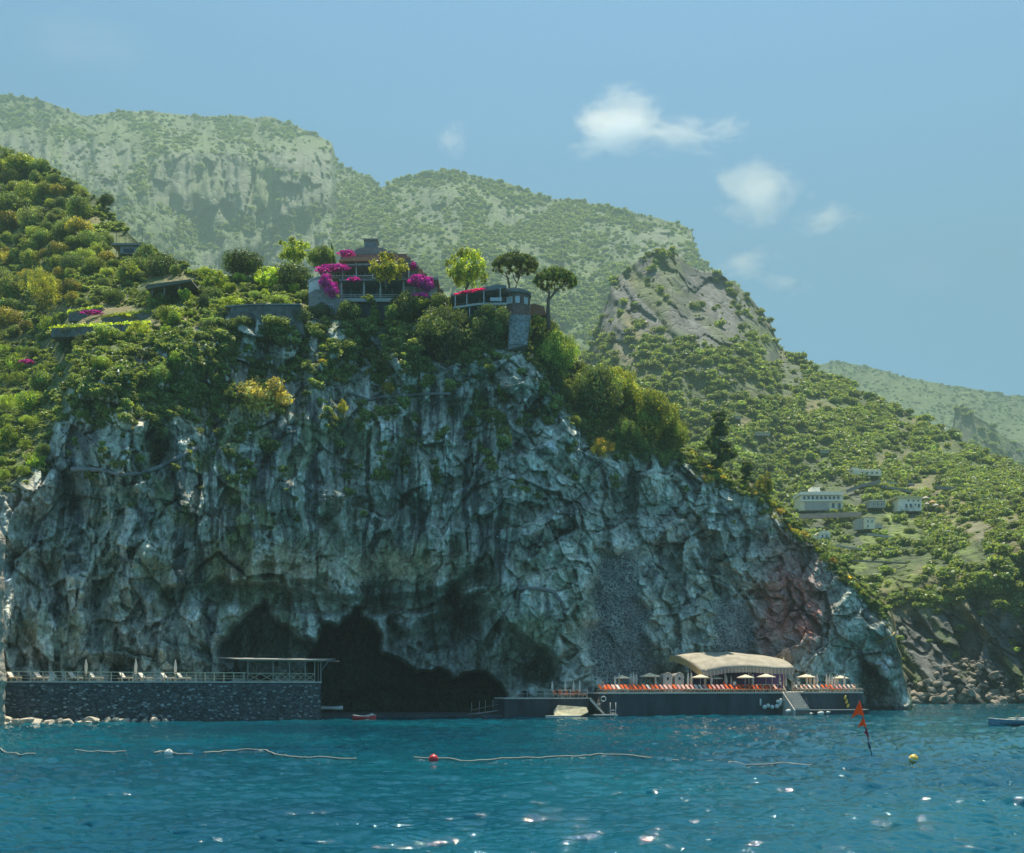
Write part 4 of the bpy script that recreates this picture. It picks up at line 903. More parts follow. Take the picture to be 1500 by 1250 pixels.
# ---- left sea wall with its terrace
LW = Line((-55.8, 119), (-24.15, 138)); ZT = 4.78
def left_terrace():
    root = empty('sea_wall', LW.at(0)); inv = -LW.at(0)
    def P_(mb, nm, mt, par=root): 
        o = mb.build(nm, mt, par); o.location = inv; return o
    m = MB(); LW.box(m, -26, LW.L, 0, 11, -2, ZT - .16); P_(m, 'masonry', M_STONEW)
    m = MB(); LW.box(m, -26, LW.L + .1, -.12, 11.2, ZT - .157, ZT); P_(m, 'coping', M_PATH)
    st = MB(); r = random.Random(4)
    for k in range(2600):
        a = r.uniform(-8, LW.L - .2); z = r.uniform(-.1, ZT - .35); g = r.uniform(.06, .21); 
        v = stone_v(r, g * r.uniform(.9, 1.7), .14, g * .75); M3 = Matrix.Rotation(LW.ang + r.uniform(-.2, .2), 3, 'Z'); st.add([M3 @ q + LW.at(a, -.02, z) for q in v], CUBEF)
    o = P_(st, 'rubble', M_STONE); o['kind'] = 'stuff'
    st = MB()
    for k in range(330):
        a = r.uniform(-8, LW.L - .2); z = r.uniform(.1, ZT - .4); g = r.uniform(.06, .2)
        v = stone_v(r, g * r.uniform(.9, 1.6), .17, g * .7); M3 = Matrix.Rotation(LW.ang + r.uniform(-.2, .2), 3, 'Z'); st.add([M3 @ q + LW.at(a, -.03, z) for q in v], CUBEF)
    o = P_(st, 'pale_rubble', M_STONEP); o['kind'] = 'stuff'
    tag(root, 'long dark rubble sea wall along the left shore below the railed terrace', 'wall')
    # railing
    root = empty('railing', LW.at(0, .3, ZT)); k1 = LW.px(362)
    pm = MB(); pm.box((0, 0, .5), (.09, .09, 1.0)); pme = pm.mesh('post', M_WOOD)
    k = -16.0
    while k < k1:
        p = link('post', pme, root); p.location = LW.at(k, .3, ZT) - LW.at(0, .3, ZT); p.rotation_euler = (0, 0, LW.ang); k += 1.18 + random.uniform(-.12, .12)
    for z, th in ((1.0, .10), (.62, .05), (.3, .05)):
        m = MB(); LW.box(m, -16, k1, .27, .33, z, z + th); o = m.build('rail', M_WOOD, root); o.location = -Vector((LW.at(0, .3).x, LW.at(0, .3).y, 0))
    tag(root, 'long wooden railing along the edge of the left terrace', 'railing')
    # pergola
    root = empty('pergola', LW.pt(363, .3, ZT)); inv = -root.location; top = ZT + 2.62
    for x in (363, 400, 424, 447, 461, 470):
        m = MB(); c = LW.pt(x, .3); m.box((c.x, c.y, (ZT + top) / 2), (.11, .11, top - ZT), LW.ang); o = m.build('post', M_WOODD, root); o.location = inv
    for x in (376, 412, 440, 466):
        m = MB(); c = LW.pt(x, 4.6); m.box((c.x, c.y, (ZT + top) / 2), (.11, .11, top - ZT), LW.ang); o = m.build('post', M_WOODD, root); o.location = inv
    q = [LW.pt(349, -.4), LW.pt(476, -.4), LW.pt(492, 5.4), LW.pt(318, 5.4)]
    m = MB(); v = [(p.x, p.y, top + z + (.0 if i < 2 else .32)) for z in (0, .12) for i, p in enumerate(q)]; m.add(v, [(3, 2, 1, 0), (4, 5, 6, 7), (0, 1, 5, 4), (1, 2, 6, 5), (2, 3, 7, 6), (3, 0, 4, 7)]); o = m.build('roof', M_WOODD, root); o.location = inv
    m = MB(); a, b = LW.pt(351, .3), LW.pt(474, .3); m.tube([(a.x, a.y, top - .04), (b.x, b.y, top - .04)], .06, 4, smooth=False); o = m.build('beam', M_WOOD, root); o.location = inv
    m = MB(); a = LW.pt(471, .3); b = LW.pt(481, .3); c2 = LW.pt(497, .3); m.tube([(a.x, a.y, ZT + 1.4), (b.x, b.y, top)], .05, 4); m.tube([(a.x, a.y, top - .02), (c2.x, c2.y, top - .02)], .05, 4); o = m.build('brace', M_WOODD, root); o.location = inv
    xs = [363, 381.5, 400, 412, 424, 435.5, 447, 461]
    for i in range(len(xs) - 1):
        a, b = LW.pt(xs[i], .3), LW.pt(xs[i + 1], .3); m = MB()
        m.tube([(a.x, a.y, ZT + .08), (b.x, b.y, ZT + .95)], .035, 4, smooth=False); m.tube([(a.x, a.y, ZT + .95), (b.x, b.y, ZT + .08)], .035, 4, smooth=False)
        m.tube([(a.x, a.y, ZT + 1.0), (b.x, b.y, ZT + 1.0)], .045, 4, smooth=False); m.tube([(a.x, a.y, ZT + .06), (b.x, b.y, ZT + .06)], .04, 4, smooth=False)
        o = m.build('lattice', M_WOOD, root); o.location = inv
    tag(root, 'flat-roofed wooden pergola with cross-braced railing at the right end of the left terrace', 'pergola')
left_terrace()

# ---- parasols, loungers (one of each kind, then copies)
def closed_proto():
    r = empty('closed_parasol'); m = MB(); m.tube([(0, 0, 0), (0, 0, 2.55)], .03, 6); m.build('pole', M_WOOD, r)
    m = MB(); m.lathe([(.04, .85), (.17, .95), (.15, 1.3), (.19, 1.7), (.13, 2.1), (.05, 2.5), (.02, 2.6)], n=9); m.build('canopy', M_CANVASF, r)
    m = MB(); m.lathe([(.28, 0), (.28, .07), (.06, .1)], n=10, smooth=False); m.build('base', M_CONC, r); return r
def open_proto():
    r = empty('open_parasol'); m = MB(); m.tube([(0, 0, 0), (0, 0, 2.55)], .035, 6); m.build('pole', M_WOOD, r)
    m = MB(); m.lathe([(1.33, 2.02), (1.36, 2.14), (.7, 2.36), (.04, 2.58)], n=8, smooth=False); m.build('canopy', M_CANVAS, r)
    for k in range(8):
        a = k * math.pi / 4; m = MB(); m.tube([(math.cos(a) * 1.3, math.sin(a) * 1.3, 2.0), (.05 * math.cos(a), .05 * math.sin(a), 2.3)], .015, 3); m.build('rib', M_WOOD, r)
    m = MB(); m.lathe([(.28, 0), (.28, .07), (.06, .1)], n=10, smooth=False); m.build('base', M_CONC, r); return r
def lounger_proto(mt):
    r = empty('sun_lounger'); m = MB()
    for x in (-.3, .3): m.box((x, 0, .38), (.06, 1.9, .07))
    for y in (-.93, .93): m.box((0, y, .38), (.6, .05, .07))
    m.build('frame', M_WOOD, r)
    for x in (-.28, .28):
        for y in (-.8, .75):
            m = MB(); m.box((x, y, .17), (.06, .06, .34)); m.build('leg', M_WOOD, r)
    m = MB(); m.box((0, -.33, .46), (.58, 1.2, .09)); m.build('seat', mt, r)
    m = MB(); a = math.radians(48); m.box((0, 0, 0), (.58, .82, .09), M=Matrix.Rotation(a, 3, 'X')); o = m.build('backrest', mt, r); o.location = (0, .27 + .41 * math.cos(a), .46 + .41 * math.sin(a)); return r
PC, PO = closed_proto(), open_proto()
PL = [lounger_proto(m) for m in (M_ORANGE, M_PINK, M_CREAM, M_STRIPE)]
SNAP = {o.name: snapshot(o) for o in [PC, PO] + PL}
USED = set()
def put(proto, loc, rz, label, cat, group, sc=1.0):
    o = proto if proto.name not in USED else copy_tree(proto, SNAP[proto.name]); USED.add(proto.name)
    o.location = loc; o.rotation_euler = (0, 0, rz); o.scale = (sc, sc, sc); return tag(o, label, cat, group)
for x, lab in ((126, 'closed parasol on the left terrace nearest the left end of the railing'), (199, 'closed parasol on the left terrace, middle of three'), (257, 'closed parasol on the left terrace nearest the pergola')):
    put(PC, LW.pt(x, 2.4, ZT), 0, lab, 'parasol', 'parasols on the left terrace', 1.0)
for i, x in enumerate((60, 110, 140, 184, 212, 245, 268, 20)):
    put(PL[2], LW.pt(x, 2.2 + .3 * (i % 2), ZT), LW.ang + .6, 'cream sun lounger behind the railing of the left terrace', 'sun lounger', 'loungers on the left terrace')

# ---- boulders below the left wall and on the far shore
BM = [boulder_mesh(s, simple('pale_boulder', (.44, .38, .28), .9, .35, 1.5, .05)) for s in range(5)]
BMD = [boulder_mesh(10 + s, simple('shore_boulder', (.24, .20, .14), .9, .5, .8, .15)) for s in range(5)]
r_ = random.Random(12)
for i in range(46):
    x = -60 + 300 * (i / 45.0) ** 1.2 + r_.uniform(-5, 5); s_ = r_.uniform(.35, .95) * (1.15 if x < 80 else .75)
    o = link('boulder', r_.choice(BM)); o.location = LW.pt(x, -r_.uniform(.3, 2.6) * (1 if x < 150 else .5), r_.uniform(.0, .35)); o.scale = (s_ * 1.3, s_, s_ * .75); o.rotation_euler = (r_.uniform(-.4, .4), r_.uniform(-.4, .4), r_.uniform(0, 6))
    tag(o, 'pale sunlit boulder at the waterline %s the left sea wall' % ('heaped against' if x < 80 else 'in the thin row below'), 'boulder', 'boulders at the foot of the left sea wall')
for x, s_, lab in ((134, .95, 'largest pale boulder in the row below the left sea wall'), (225, .7, 'outlying yellowish boulder at the right end of the row'), (179, .5, 'small pointed boulder standing in the water before the left sea wall')):
    o = link('boulder', BM[int(x) % 5]); o.location = LW.pt(x, -1.2, .2); o.scale = (s_ * 1.3, s_, s_); o.rotation_euler = (.2, .1, x); tag(o, lab, 'boulder')
for i in range(170):
    x = r_.uniform(1338, 1530); u = r_.random() ** 1.2; hump = 62 * math.exp(-((x - 1430) / 50) ** 2) + 12 + 26 * math.exp(-((x - 1370) / 26) ** 2)
    y = 1029 - u * hump; d = LM.d(min(x, 1500), y) - .8; s_ = r_.uniform(.45, 1.5) * (1.2 - .5 * u)
    o = link('boulder', r_.choice(BMD)); o.location = P(x, y + 2, d); o.scale = (s_ * 1.35, s_, s_ * .85); o.rotation_euler = (r_.uniform(-.5, .5), r_.uniform(-.5, .5), r_.uniform(0, 6))
    tag(o, '%s boulder on the far right shore, %s, %s' % ('large' if s_ > 1.1 else 'small' if s_ < .75 else 'middling', 'at the waterline' if u < .3 else 'higher up the heap', 'next to the headland' if x < 1385 else 'below the bright scree' if x < 1440 else 'towards the right edge'), 'boulder', 'boulders of the far right shore')

# ---- near rock at the far left edge
def edge_rock():
    px = np.arange(-160, 16, 1.6); yy = np.linspace(1068, 770, 150)
    X, Y = np.meshgrid(px, yy, indexing='ij'); X = X.copy()
    edge = 9 + 5 * fbm(Y / 22, Y * 0, 4, 905) - 6 * ss(800, 770, Y)
    t = (X + 160) / 176; X = -160 + t * (edge + 160)
    D = 113 + 3.2 * (1 - np.sqrt(np.clip(1 - t ** 6, 0, 1))) - 1.6 * fbm(X / 22, Y / 30, 5, 907) * (1 - t ** 8)
    V = world(X, Y, D); V2 = V[-1:, :, :].copy(); V2[..., 0] *= (V2[..., 1] + 9) / V2[..., 1]; V2[..., 1] += 9; V2[..., 0] -= .8; V = np.concatenate([V, V2], 0)
    c = np.array([.42, .36, .27])[None, None] * (.6 + .8 * (.5 + .5 * fbm(X / 6, Y / 9, 5, 909)))[..., None]; c = np.concatenate([c, c[-1:]], 0)
    top = V[:, -1:, :].copy(); top[..., 0] *= (top[..., 1] + 12) / top[..., 1]; top[..., 1] += 12; top[..., 2] += 1; V = np.concatenate([V, top], 1); c = np.concatenate([c, c[:, -1:]], 1)
    o = link('rock_buttress', mesh_np('rock_buttress', V.reshape(-1, 3), quads(V.shape[0], V.shape[1]), M_ROCK, c.reshape(-1, 3)))
    tag(o, 'narrow pale sunlit rock face cut off by the left edge, above the sea wall', 'rock')
edge_rock()

# ---- the bathing platform
DK = Line((11.7, 150), (52.8, 164)); ZD = 3.3; K0, K1 = DK.px(878), DK.px(1263); KS0, KS1 = DK.px(1147), DK.px(1168)
def own(root, mb, nm, mt):
    o = mb.build(nm, mt, root); o.location = -root.location; return o
def platform():
    root = empty('bathing_platform', DK.at(K0))
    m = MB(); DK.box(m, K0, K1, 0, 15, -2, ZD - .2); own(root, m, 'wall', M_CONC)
    m = MB(); DK.box(m, K0 - .1, K1 + .1, -.15, 15, ZD - .197, ZD); own(root, m, 'deck', M_LIP)
    tag(root, 'long dark concrete bathing platform with a pale edge under the cliff', 'platform')
    root = empty('quay_steps', DK.at(KS0)); n = 9
    for i in range(n):
        z1 = ZD - .01 - i * .29; m = MB(); DK.box(m, KS0, KS1, -.16 - (i + 1) * .34, -.16 - i * .34 - .002, z1 - .24, z1); own(root, m, 'step', M_LIP)
        m = MB(); DK.box(m, KS0 + .02, KS1 - .02, -.16 - (i + 1) * .34 + .03, -.165 - i * .34, -.5, z1 - .243); own(root, m, 'riser', M_BROWN)
    a = [DK.at(KS0 - .2, -.16, ZD + .0), DK.at(KS0 - .2, -.16 - n * .34, .75), DK.at(KS0 - .2, -.16 - n * .34, -.5), DK.at(KS0 - .2, -.16, -.5)]
    m = MB(); m.extrude(a[::-1], DK.u * .195); own(root, m, 'cheek_wall', M_LIP)
    m = MB(); m.tube([DK.at(KS0 - .1, -.2, ZD + .9), DK.at(KS0 - .1, -2.6, 1.7)], .035, 5); own(root, m, 'handrail', M_WOOD)
    tag(root, 'steps with a pale side wall leading down from the platform near its right end', 'steps')
    root = empty('landing_ledge', DK.at(KS1)); m = MB(); DK.box(m, KS1 + .02, K1, -1.5, -.003, -.5, .62); own(root, m, 'wall', M_CONC)
    m = MB(); DK.box(m, KS1 + .02, K1 + .02, -1.55, -.003, .623, .72); own(root, m, 'edge', M_LIP)
    tag(root, 'narrow landing ledge at the foot of the platform right of the steps', 'ledge')
    # railing right of the steps
    root = empty('railing', DK.at(KS1, .1, ZD)); k = KS1 + .1
    pm = MB(); pm.box((0, 0, .55), (.08, .08, 1.1)); pme = pm.mesh('post', M_WOOD)
    while k < K1:
        p = link('post', pme, root); p.location = DK.at(k, .1, ZD) - DK.at(KS1, .1, ZD); p.rotation_euler = (0, 0, DK.ang); k += 1.3
    for t in (1.5, 3.0):
        p = link('post', pme, root); p.location = DK.at(K1 - .1, t, ZD) - DK.at(KS1, .1, ZD)
    for z in (1.1, .58):
        m = MB(); DK.box(m, KS1 + .1, K1 - .05, .07, .13, ZD + z, ZD + z + .07); own(root, m, 'rail', M_WOOD)
        m = MB(); DK.box(m, K1 - .15, K1 - .09, .14, 3.1, ZD + z, ZD + z + .07); own(root, m, 'rail', M_WOOD)
    tag(root, 'wooden railing round the right end of the bathing platform', 'railing')
    root = empty('railing', DK.pt(1108, .1, ZD)); k, ke = DK.px(1108), DK.px(1145)
    while k < ke:
        p = link('post', pme, root); p.location = DK.at(k, .1, ZD) - DK.pt(1108, .1, ZD); p.rotation_euler = (0, 0, DK.ang); k += 1.2
    m = MB(); DK.box(m, DK.px(1108), ke, .07, .13, ZD + 1.1, ZD + 1.17); own(root, m, 'rail', M_WOOD)
    tag(root, 'short wooden railing left of the platform steps', 'railing')
platform()

def canopy():
    root = empty('canopy', DK.pt(1030, 5, ZD)); fx0, fx1 = 1028, 1164
    nu, nv = 26, 12; v = []
    for j in range(nv + 1):
        t = j / nv
        for i in range(nu + 1):
            s = i / nu
            xl = 1028 + (980 - 1028) * t; xr = 1164 + (1138 - 1164) * t; x = xl + (xr - xl) * s; tt = 3.2 + 8.2 * t
            zf = 6.3 + .75 * min(1, s * 4) - .1 * math.sin(s * math.pi * 3) - .15 * s; zb = 8.85 + .7 * math.sin(s * math.pi) ** .9 - .3 * s
            zl = zf + (zb - zf) * math.sin(t * math.pi / 2) ** .9; v.append(DK.pt(x, tt, zl - .05 * math.sin(s * 20) * t))
    f = [(j * (nu + 1) + i, j * (nu + 1) + i + 1, (j + 1) * (nu + 1) + i + 1, (j + 1) * (nu + 1) + i) for j in range(nv) for i in range(nu)]
    m = MB(); m.add(v, f, True); o = own(root, m, 'roof', M_AWN); sd_ = o.modifiers.new('thickness', 'SOLIDIFY'); sd_.thickness = .08
    V0 = lambda i, j: Vector(v[j * (nu + 1) + i])
    def strip(pts, drop, nm, mt):
        m = MB(); q = []
        for p in pts: q += [p + Vector((0, 0, -.04)), p + Vector((0, 0, -drop))]
        m.add(q, [(2 * i, 2 * i + 1, 2 * i + 3, 2 * i + 2) for i in range(len(pts) - 1)]); o = own(root, m, nm, mt); k = o.modifiers.new('thickness', 'SOLIDIFY'); k.thickness = .04
    strip([V0(i, 0) for i in range(0, nu + 1)], .85, 'valance', M_VAL)
    strip([V0(0, j) for j in range(nv + 1)], 1.0, 'side_valance', M_AWNL)
    for i in range(0, nu):      # hanging pleats along the front
        p = V0(i, 0) * .5 + V0(i + 1, 0) * .5; m = MB(); m.box(p + Vector((0, -.06, -.5)), (.06, .05, .8), DK.ang); own(root, m, 'pleat', M_CANVASF)
    for x, t in ((1034, 3.3), (1062, 3.3), (1097, 3.3), (1131, 3.3), (1160, 3.3), (1012, 7), (1050, 9), (1100, 9), (1148, 9)):
        c = DK.pt(x, t); m = MB(); m.tube([(c.x, c.y, ZD), (c.x, c.y, 6.7 if t < 4 else 8.6)], .07, 6); own(root, m, 'post', M_WOOD)
    m = MB(); DK.box(m, DK.px(1010, 11), DK.px(1150, 11), 11, 11.15, ZD, 8.2); own(root, m, 'back_curtain', M_PURPLE)
    tag(root, 'large sagging tan canopy roof with a left edge coloured as sunlit over the platform', 'canopy')
    # cabins
    for x, lab in ((978, 'left of two arched striped wooden beach cabins beside the canopy'), (995, 'right of two arched striped wooden beach cabins beside the canopy')):
        root = empty('beach_cabin', DK.pt(x, 4.2, ZD), DK.ang); W_, H_ = 1.45, 2.0
        m = MB(); prof = [(-W_ / 2, 0)] + [(-W_ / 2 * math.cos(a), H_ + .75 * math.sin(a)) for a in np.linspace(0, math.pi, 9)] + [(W_ / 2, 0)]
        m.extrude([(a, 0, b) for a, b in prof], (0, 1.5, 0)); m.build('cabin_shell', M_WOODD, root)
        for k in range(7):
            xx = -.62 + k * 1.24 / 6; hh = H_ + .75 * math.sqrt(max(0, 1 - (xx / (W_ / 2)) ** 2)) - .12
            m = MB(); m.box((xx, -.03, hh / 2), (.11, .05, hh)); m.build('plank', M_CREAM, root)
        m = MB(); m.tube([(-W_ / 2 * math.cos(a) * 1.03, -.05, H_ + .8 * math.sin(a)) for a in np.linspace(0, math.pi, 9)], .06, 5); m.build('arch_trim', M_LIP, root)
        m = MB(); m.box((0, -.07, 1.95), (.35, .03, .45)); m.build('vent', M_DARKM, root)
        tag(root, lab, 'beach cabin', 'arched beach cabins')
canopy()
for x, t, sc, lab in ((911, 4, .95, 'open cream parasol at the left end of the platform'), (952, 4, 1.08, 'wide open cream parasol left of the striped cabins'), (1026, 2.5, 1.0, 'open cream parasol at the left front corner of the canopy'), (1046, 4.5, .95, 'open cream parasol partly behind its neighbour under the left of the canopy'),
               (1092, 2.2, 1.0, 'open cream parasol in front of the middle of the canopy'), (1122, 2.2, 1.05, 'open cream parasol in front of the right part of the canopy'), (1181, 4, 1.05, 'open cream parasol just right of the canopy amid folded ones'), (1231, 5, .98, 'open cream parasol at the right end of the platform')):
    put(PO, DK.pt(x, t, ZD), x, lab, 'parasol', 'open parasols on the platform', sc)
for i, x in enumerate((901, 907, 924, 928, 932, 960, 1008, 1013, 1033, 1042, 1064, 1071, 1103, 1142, 1151, 1182, 1187, 1193, 1197, 1211, 1215, 1219, 1223, 1227, 1237)):
    reg = 'near the left end of the platform' if x < 940 else 'beside the striped cabins' if x < 1020 else 'under the canopy edge' if x < 1160 else 'in the cluster right of the canopy' if x < 1200 else 'in the bunch by the right-end parasol'
    put(PC, DK.pt(x, 3.6 + (i % 3) * .6, ZD), 0, 'folded cream parasol ' + reg, 'parasol', 'folded parasols on the platform', random.uniform(.92, 1.1))
r_ = random.Random(5); x = 884.0; i = 0
while x < 1258:
    if not 1141 < x < 1170:
        for row, t in enumerate((1.3, 3.6)):
            if row == 1 and (i % 3 == 2 or 970 < x < 1004): continue
            ki = 0 if (955 < x < 966 or 1078 < x < 1115 or 1120 < x < 1140 or x < 897) and row == 0 else r_.choice([1, 0, 3, 1, 3, 2])
            reg = 'left end of the platform' if x < 950 else 'stretch by the striped cabins' if x < 1020 else 'stretch before the canopy' if x < 1145 else 'railed right end of the platform'
            put(PL[ki], DK.pt(x, t + r_.uniform(-.15, .15), ZD), DK.ang + .5 + r_.uniform(-.08, .08), '%s sun lounger in the %s row, %s' % (('orange', 'pink', 'cream', 'orange-and-white striped')[ki], ('front', 'back')[row], reg), 'sun lounger', 'sun loungers on the platform')
    x += 6.4; i += 1

# ---- the small deck left of the platform
SD = Line(((760 - 750) / F * 147, 147), ((862 - 750) / F * 149.5, 149.5)); ZS = 2.6
def small_deck():
    root = empty('small_deck', SD.at(0)); L = SD.L
    m = MB(); SD.box(m, -2, L, 0, 6, -2, ZS - .15); own(root, m, 'wall', M_CONC)
    m = MB(); SD.box(m, -2, L + .05, -.1, 6, ZS - .147, ZS); own(root, m, 'deck', M_LIP)
    tag(root, 'small concrete deck with orange loungers left of the main platform', 'platform')
    root = empty('railing', SD.at(0, .1, ZS)); pm = MB(); pm.tube([(0, 0, 0), (0, 0, 1.05)], .03, 5); pme = pm.mesh('post', M_STEEL)
    for k in np.linspace(0, L - .1, 9):
        p = link('post', pme, root); p.location = SD.at(k, .1, ZS) - SD.at(0, .1, ZS)
    for z in (1.05, .55):
        m = MB(); m.tube([SD.at(0, .1, ZS + z), SD.at(L - .1, .1, ZS + z)], .025, 5); own(root, m, 'rail', M_STEEL)
    tag(root, 'thin pale metal railing along the small deck', 'railing')
    for x, z in ((809, 1.12), (828, 1.1), (840, 1.08), (849, 1.08)):
        put(PC, SD.pt(x, 1.6, ZS), 0, 'closed parasol on the small deck, %s' % {809: 'first from the left', 828: 'second from the left', 840: 'third from the left', 849: 'nearest the steps'}[x], 'parasol', 'closed parasols on the small deck', .9)
    for x in (815, 824, 833, 844, 851):
        put(PL[0], SD.pt(x, 1.1, ZS), SD.ang + .35, 'orange sun lounger on the small deck, %s' % {815: 'first from the left', 824: 'second from the left', 833: 'middle one', 844: 'second from the steps', 851: 'nearest the steps'}[x], 'sun lounger', 'orange loungers on the small deck')
    root = empty('quay_steps', SD.at(L)); n = 8; rt = SD.pt
    for i in range(n):
        k = L + .05 + i * .24; z = ZS - .02 - i * .27; m = MB(); SD.box(m, k, k + .26, -.6, .9, z - .1, z); own(root, m, 'step', M_LIP)
    a = [SD.at(L + .02, -.65, ZS + .0), SD.at(L + 2.2, -.65, .38), SD.at(L + 2.2, -.65, .05), SD.at(L + .02, -.65, ZS - .4)]
    m = MB(); m.extrude(a[::-1], SD.n * .12); own(root, m, 'stringer', M_LIP); tag(root, 'light steps running down right from the small deck to the water', 'steps')
    root = empty('swimming_stage', SD.pt(890, -1.2, 0)); m = MB(); SD.box(m, SD.px(868, -1), SD.px(903, -1), -1.6, .2, .12, .34); own(root, m, 'deck', M_LIP)
    for x in (894, 902):
        c = SD.pt(x, -1.3); m = MB(); m.tube([(c.x, c.y, -.4), (c.x, c.y, 1.95)], .05, 6); own(root, m, 'post', M_LIP)
    for z in (.9, .5, -.05):
        a, b = SD.pt(894, -1.3, z), SD.pt(902, -1.3, z); m = MB(); m.tube([a, b], .03, 5); own(root, m, 'rung', M_STEEL)
    tag(root, 'low swimming stage with two upright ladder posts between the decks', 'jetty')
    # the broken pale slab leaning against the deck
    pts = [(811, 1042, 146.3), (817, 1033, 146.9), (859, 1036, 147.0), (862, 1043, 146.3), (848, 1050, 145.4), (812, 1048, 145.2)]
    m = MB(); v = [P(*p) for p in pts]; m.extrude([tuple(q) for q in v][::-1], (0, .9, -.2)); o = m.build('rock_slab', simple('tan_rock', (.40, .36, .22), .9, .4, 1.4, .08)); tag(o, 'broad tan rock slab leaning against the wall of the small deck', 'rock')
    m = MB(); q = SD; m.prism([tuple(P(x, 1050, d)[:2]) for x, d in ((799, 144.2), (848, 144.6), (850, 145.6), (802, 145.4))], .02, .3); o = m.build('flat_slab', M_LIP); tag(o, 'long pale flat slab at the waterline below the small deck', 'slab')
    # lifebuoy on the platform's end wall
    m = MB(); ring = [Vector((math.cos(a) * .33, 0, math.sin(a) * .33)) for a in np.linspace(0, 2 * math.pi, 17)]; m.tube(ring, .07, 6, cap=False); o = m.build('life_ring', M_BUOYW); o.location = P(884, 1024, 148.6); tag(o, 'white life ring hung on the left end of the platform wall', 'life ring')
small_deck()

# ---- buoys, fenders and floats by the platform
def fender(loc, L, R, mt, tilt=(0, 0, 0), name='fender', lab='', grp=None, cat='fender'):
    root = empty(name, loc); root.rotation_euler = tilt
    m = MB(); m.lathe([(.05, -L / 2), (R * .8, -L / 2 + R * .5), (R, -L / 2 + R), (R, L / 2 - R), (R * .8, L / 2 - R * .5), (.05, L / 2)], n=12); m.build('body', mt, root)
    m = MB(); m.lathe([(.04, L / 2), (.05, L / 2 + .12)], n=6); m.build('eye', M_ROPE, root); return tag(root, lab, cat, grp)
for x, y, r0 in ((1120, 1036, .33), (1125, 1034, .31), (1131, 1036, .32), (1138, 1035, .34), (1139, 1028, .26)):
    root = empty('round_buoy', P(x, y, DK.pt(x, -.45).y)); m = MB(); m.ball((0, 0, 0), r0, 14, 9); m.build('ball', M_BUOYW, root); m = MB(); m.lathe([(.05, r0 * .97), (.05, r0 + .12)], n=6); m.build('neck', M_ROPE, root)
    tag(root, 'white round buoy hanging on the platform wall left of the steps, %s' % ('uppermost of the bunch' if y < 1030 else {1120: 'leftmost of the bunch', 1125: 'second from the left', 1131: 'third from the left', 1138: 'nearest the steps'}[x]), 'buoy', 'round buoys on the platform wall')
fender(P(1114, 1029, DK.pt(1114, -.3).y), 1.0, .13, M_BUOYW, lab='slim white fender hanging left of the round buoys'); fender(P(1143, 1029, DK.pt(1143, -.5).y), 1.2, .26, M_BUOYW, (0, .15, 0), lab='long white fender beside the cheek wall of the steps')
for x, y, L, R, mt, lab in ((1155, 1042, .95, .28, M_BUOYW, 'white float lying below the foot of the steps'), (1172, 1043, 1.2, .26, M_BUOYW, 'white float on the landing ledge, second from the steps'), (1186, 1046, 1.0, .16, M_BUOYW, 'thin white float low by the water'), (1202, 1045, 1.1, .24, M_BUOYW, 'pale yellowish float right of the thin one'), (1213, 1044, .7, .2, M_STEEL, 'small grey float at the end of the row on the ledge')):
    fender(P(x, y, DK.pt(x, -2.4 if x < 1160 else -1.8).y), L, R, mt, (0, math.radians(84), DK.ang), lab=lab, grp='floats along the landing ledge', name='float', cat='float')
for k, (x, y) in enumerate(((1238, 1022), (1240, 1028), (1242, 1034))):
    fender(P(x, y, DK.pt(x, -.3).y), .62, .2, M_BUOYY, (0, .35, 0), lab='yellow fender on the platform wall behind the flag, %s of a string of three' % ('top', 'middle', 'bottom')[k], grp='yellow fenders')

# ---- floating line, buoys, flags, boats
def wp(x, y): d = CH * F / (y - HZ); return Vector(((x - 750) / F * d, d, 0))
def rope(pts, lab, z=.05, r0=.045):
    P0 = [wp(*p) for p in pts]; q = []
    for i in range(len(P0) - 1):
        for k in range(8):
            t = k / 8; p = P0[i].lerp(P0[i + 1], t); q.append(p + Vector((0, 0, z + .5 * sea_z(p.x, p.y) + .06)))
    q.append(P0[-1] + Vector((0, 0, z + .06))); m = MB(); m.tube(q, r0, 5); o = m.build('floating_line', M_ROPE)
    tag(o, lab, 'floating line', 'floating line round the bathing area')
rope([(-60, 1092), (-20, 1097), (0, 1100), (12, 1106), (30, 1108), (52, 1107)], 'end of the floating line entering at the left edge')
rope([(110, 1101.5), (130, 1103.5), (150, 1105), (170, 1104), (184, 1103.5)], 'short wavy stretch of floating line left of the white buoy')
rope([(225, 1106), (240, 1104), (260, 1106), (282, 1107)], 'short stretch of floating line at the white buoy')
rope([(298, 1106), (325, 1103), (350, 1101.5), (390, 1102), (405, 1107), (425, 1112), (450, 1114), (490, 1114), (522, 1114)], 'curving stretch of floating line between the white and the red buoy')
rope([(606, 1112.5), (630, 1113), (655, 1114), (680, 1117.5), (720, 1116), (780, 1113.5), (850, 1110.5), (880, 1108.5), (920, 1109), (955, 1113)], 'long stretch of floating line trailing right from the red buoy')
rope([(985, 1116), (1040, 1119), (1100, 1121), (1190, 1122)], 'faint submerged stretch of floating line towards the flag buoy', z=-.0)
def buoy(x, y, R, mt, lab, band=None, tilt=0):
    root = empty('marker_buoy', wp(x, y) + Vector((0, 0, R * .55))); root.rotation_euler = (tilt, tilt, 0); m = MB(); m.ball((0, 0, 0), R, 18, 12); m.build('ball', mt, root)
    m = MB(); m.lathe([(R * .22, R * .93), (R * .2, R * 1.12), (.02, R * 1.15)], n=8); m.build('cap', mt, root)
    if band: m = MB(); m.lathe([(R * .985, -R * .2), (R * 1.02, -R * .1), (R * 1.02, R * .06), (R * .99, R * .14)], n=18); m.build('band', band, root)
    return tag(root, lab, 'buoy')
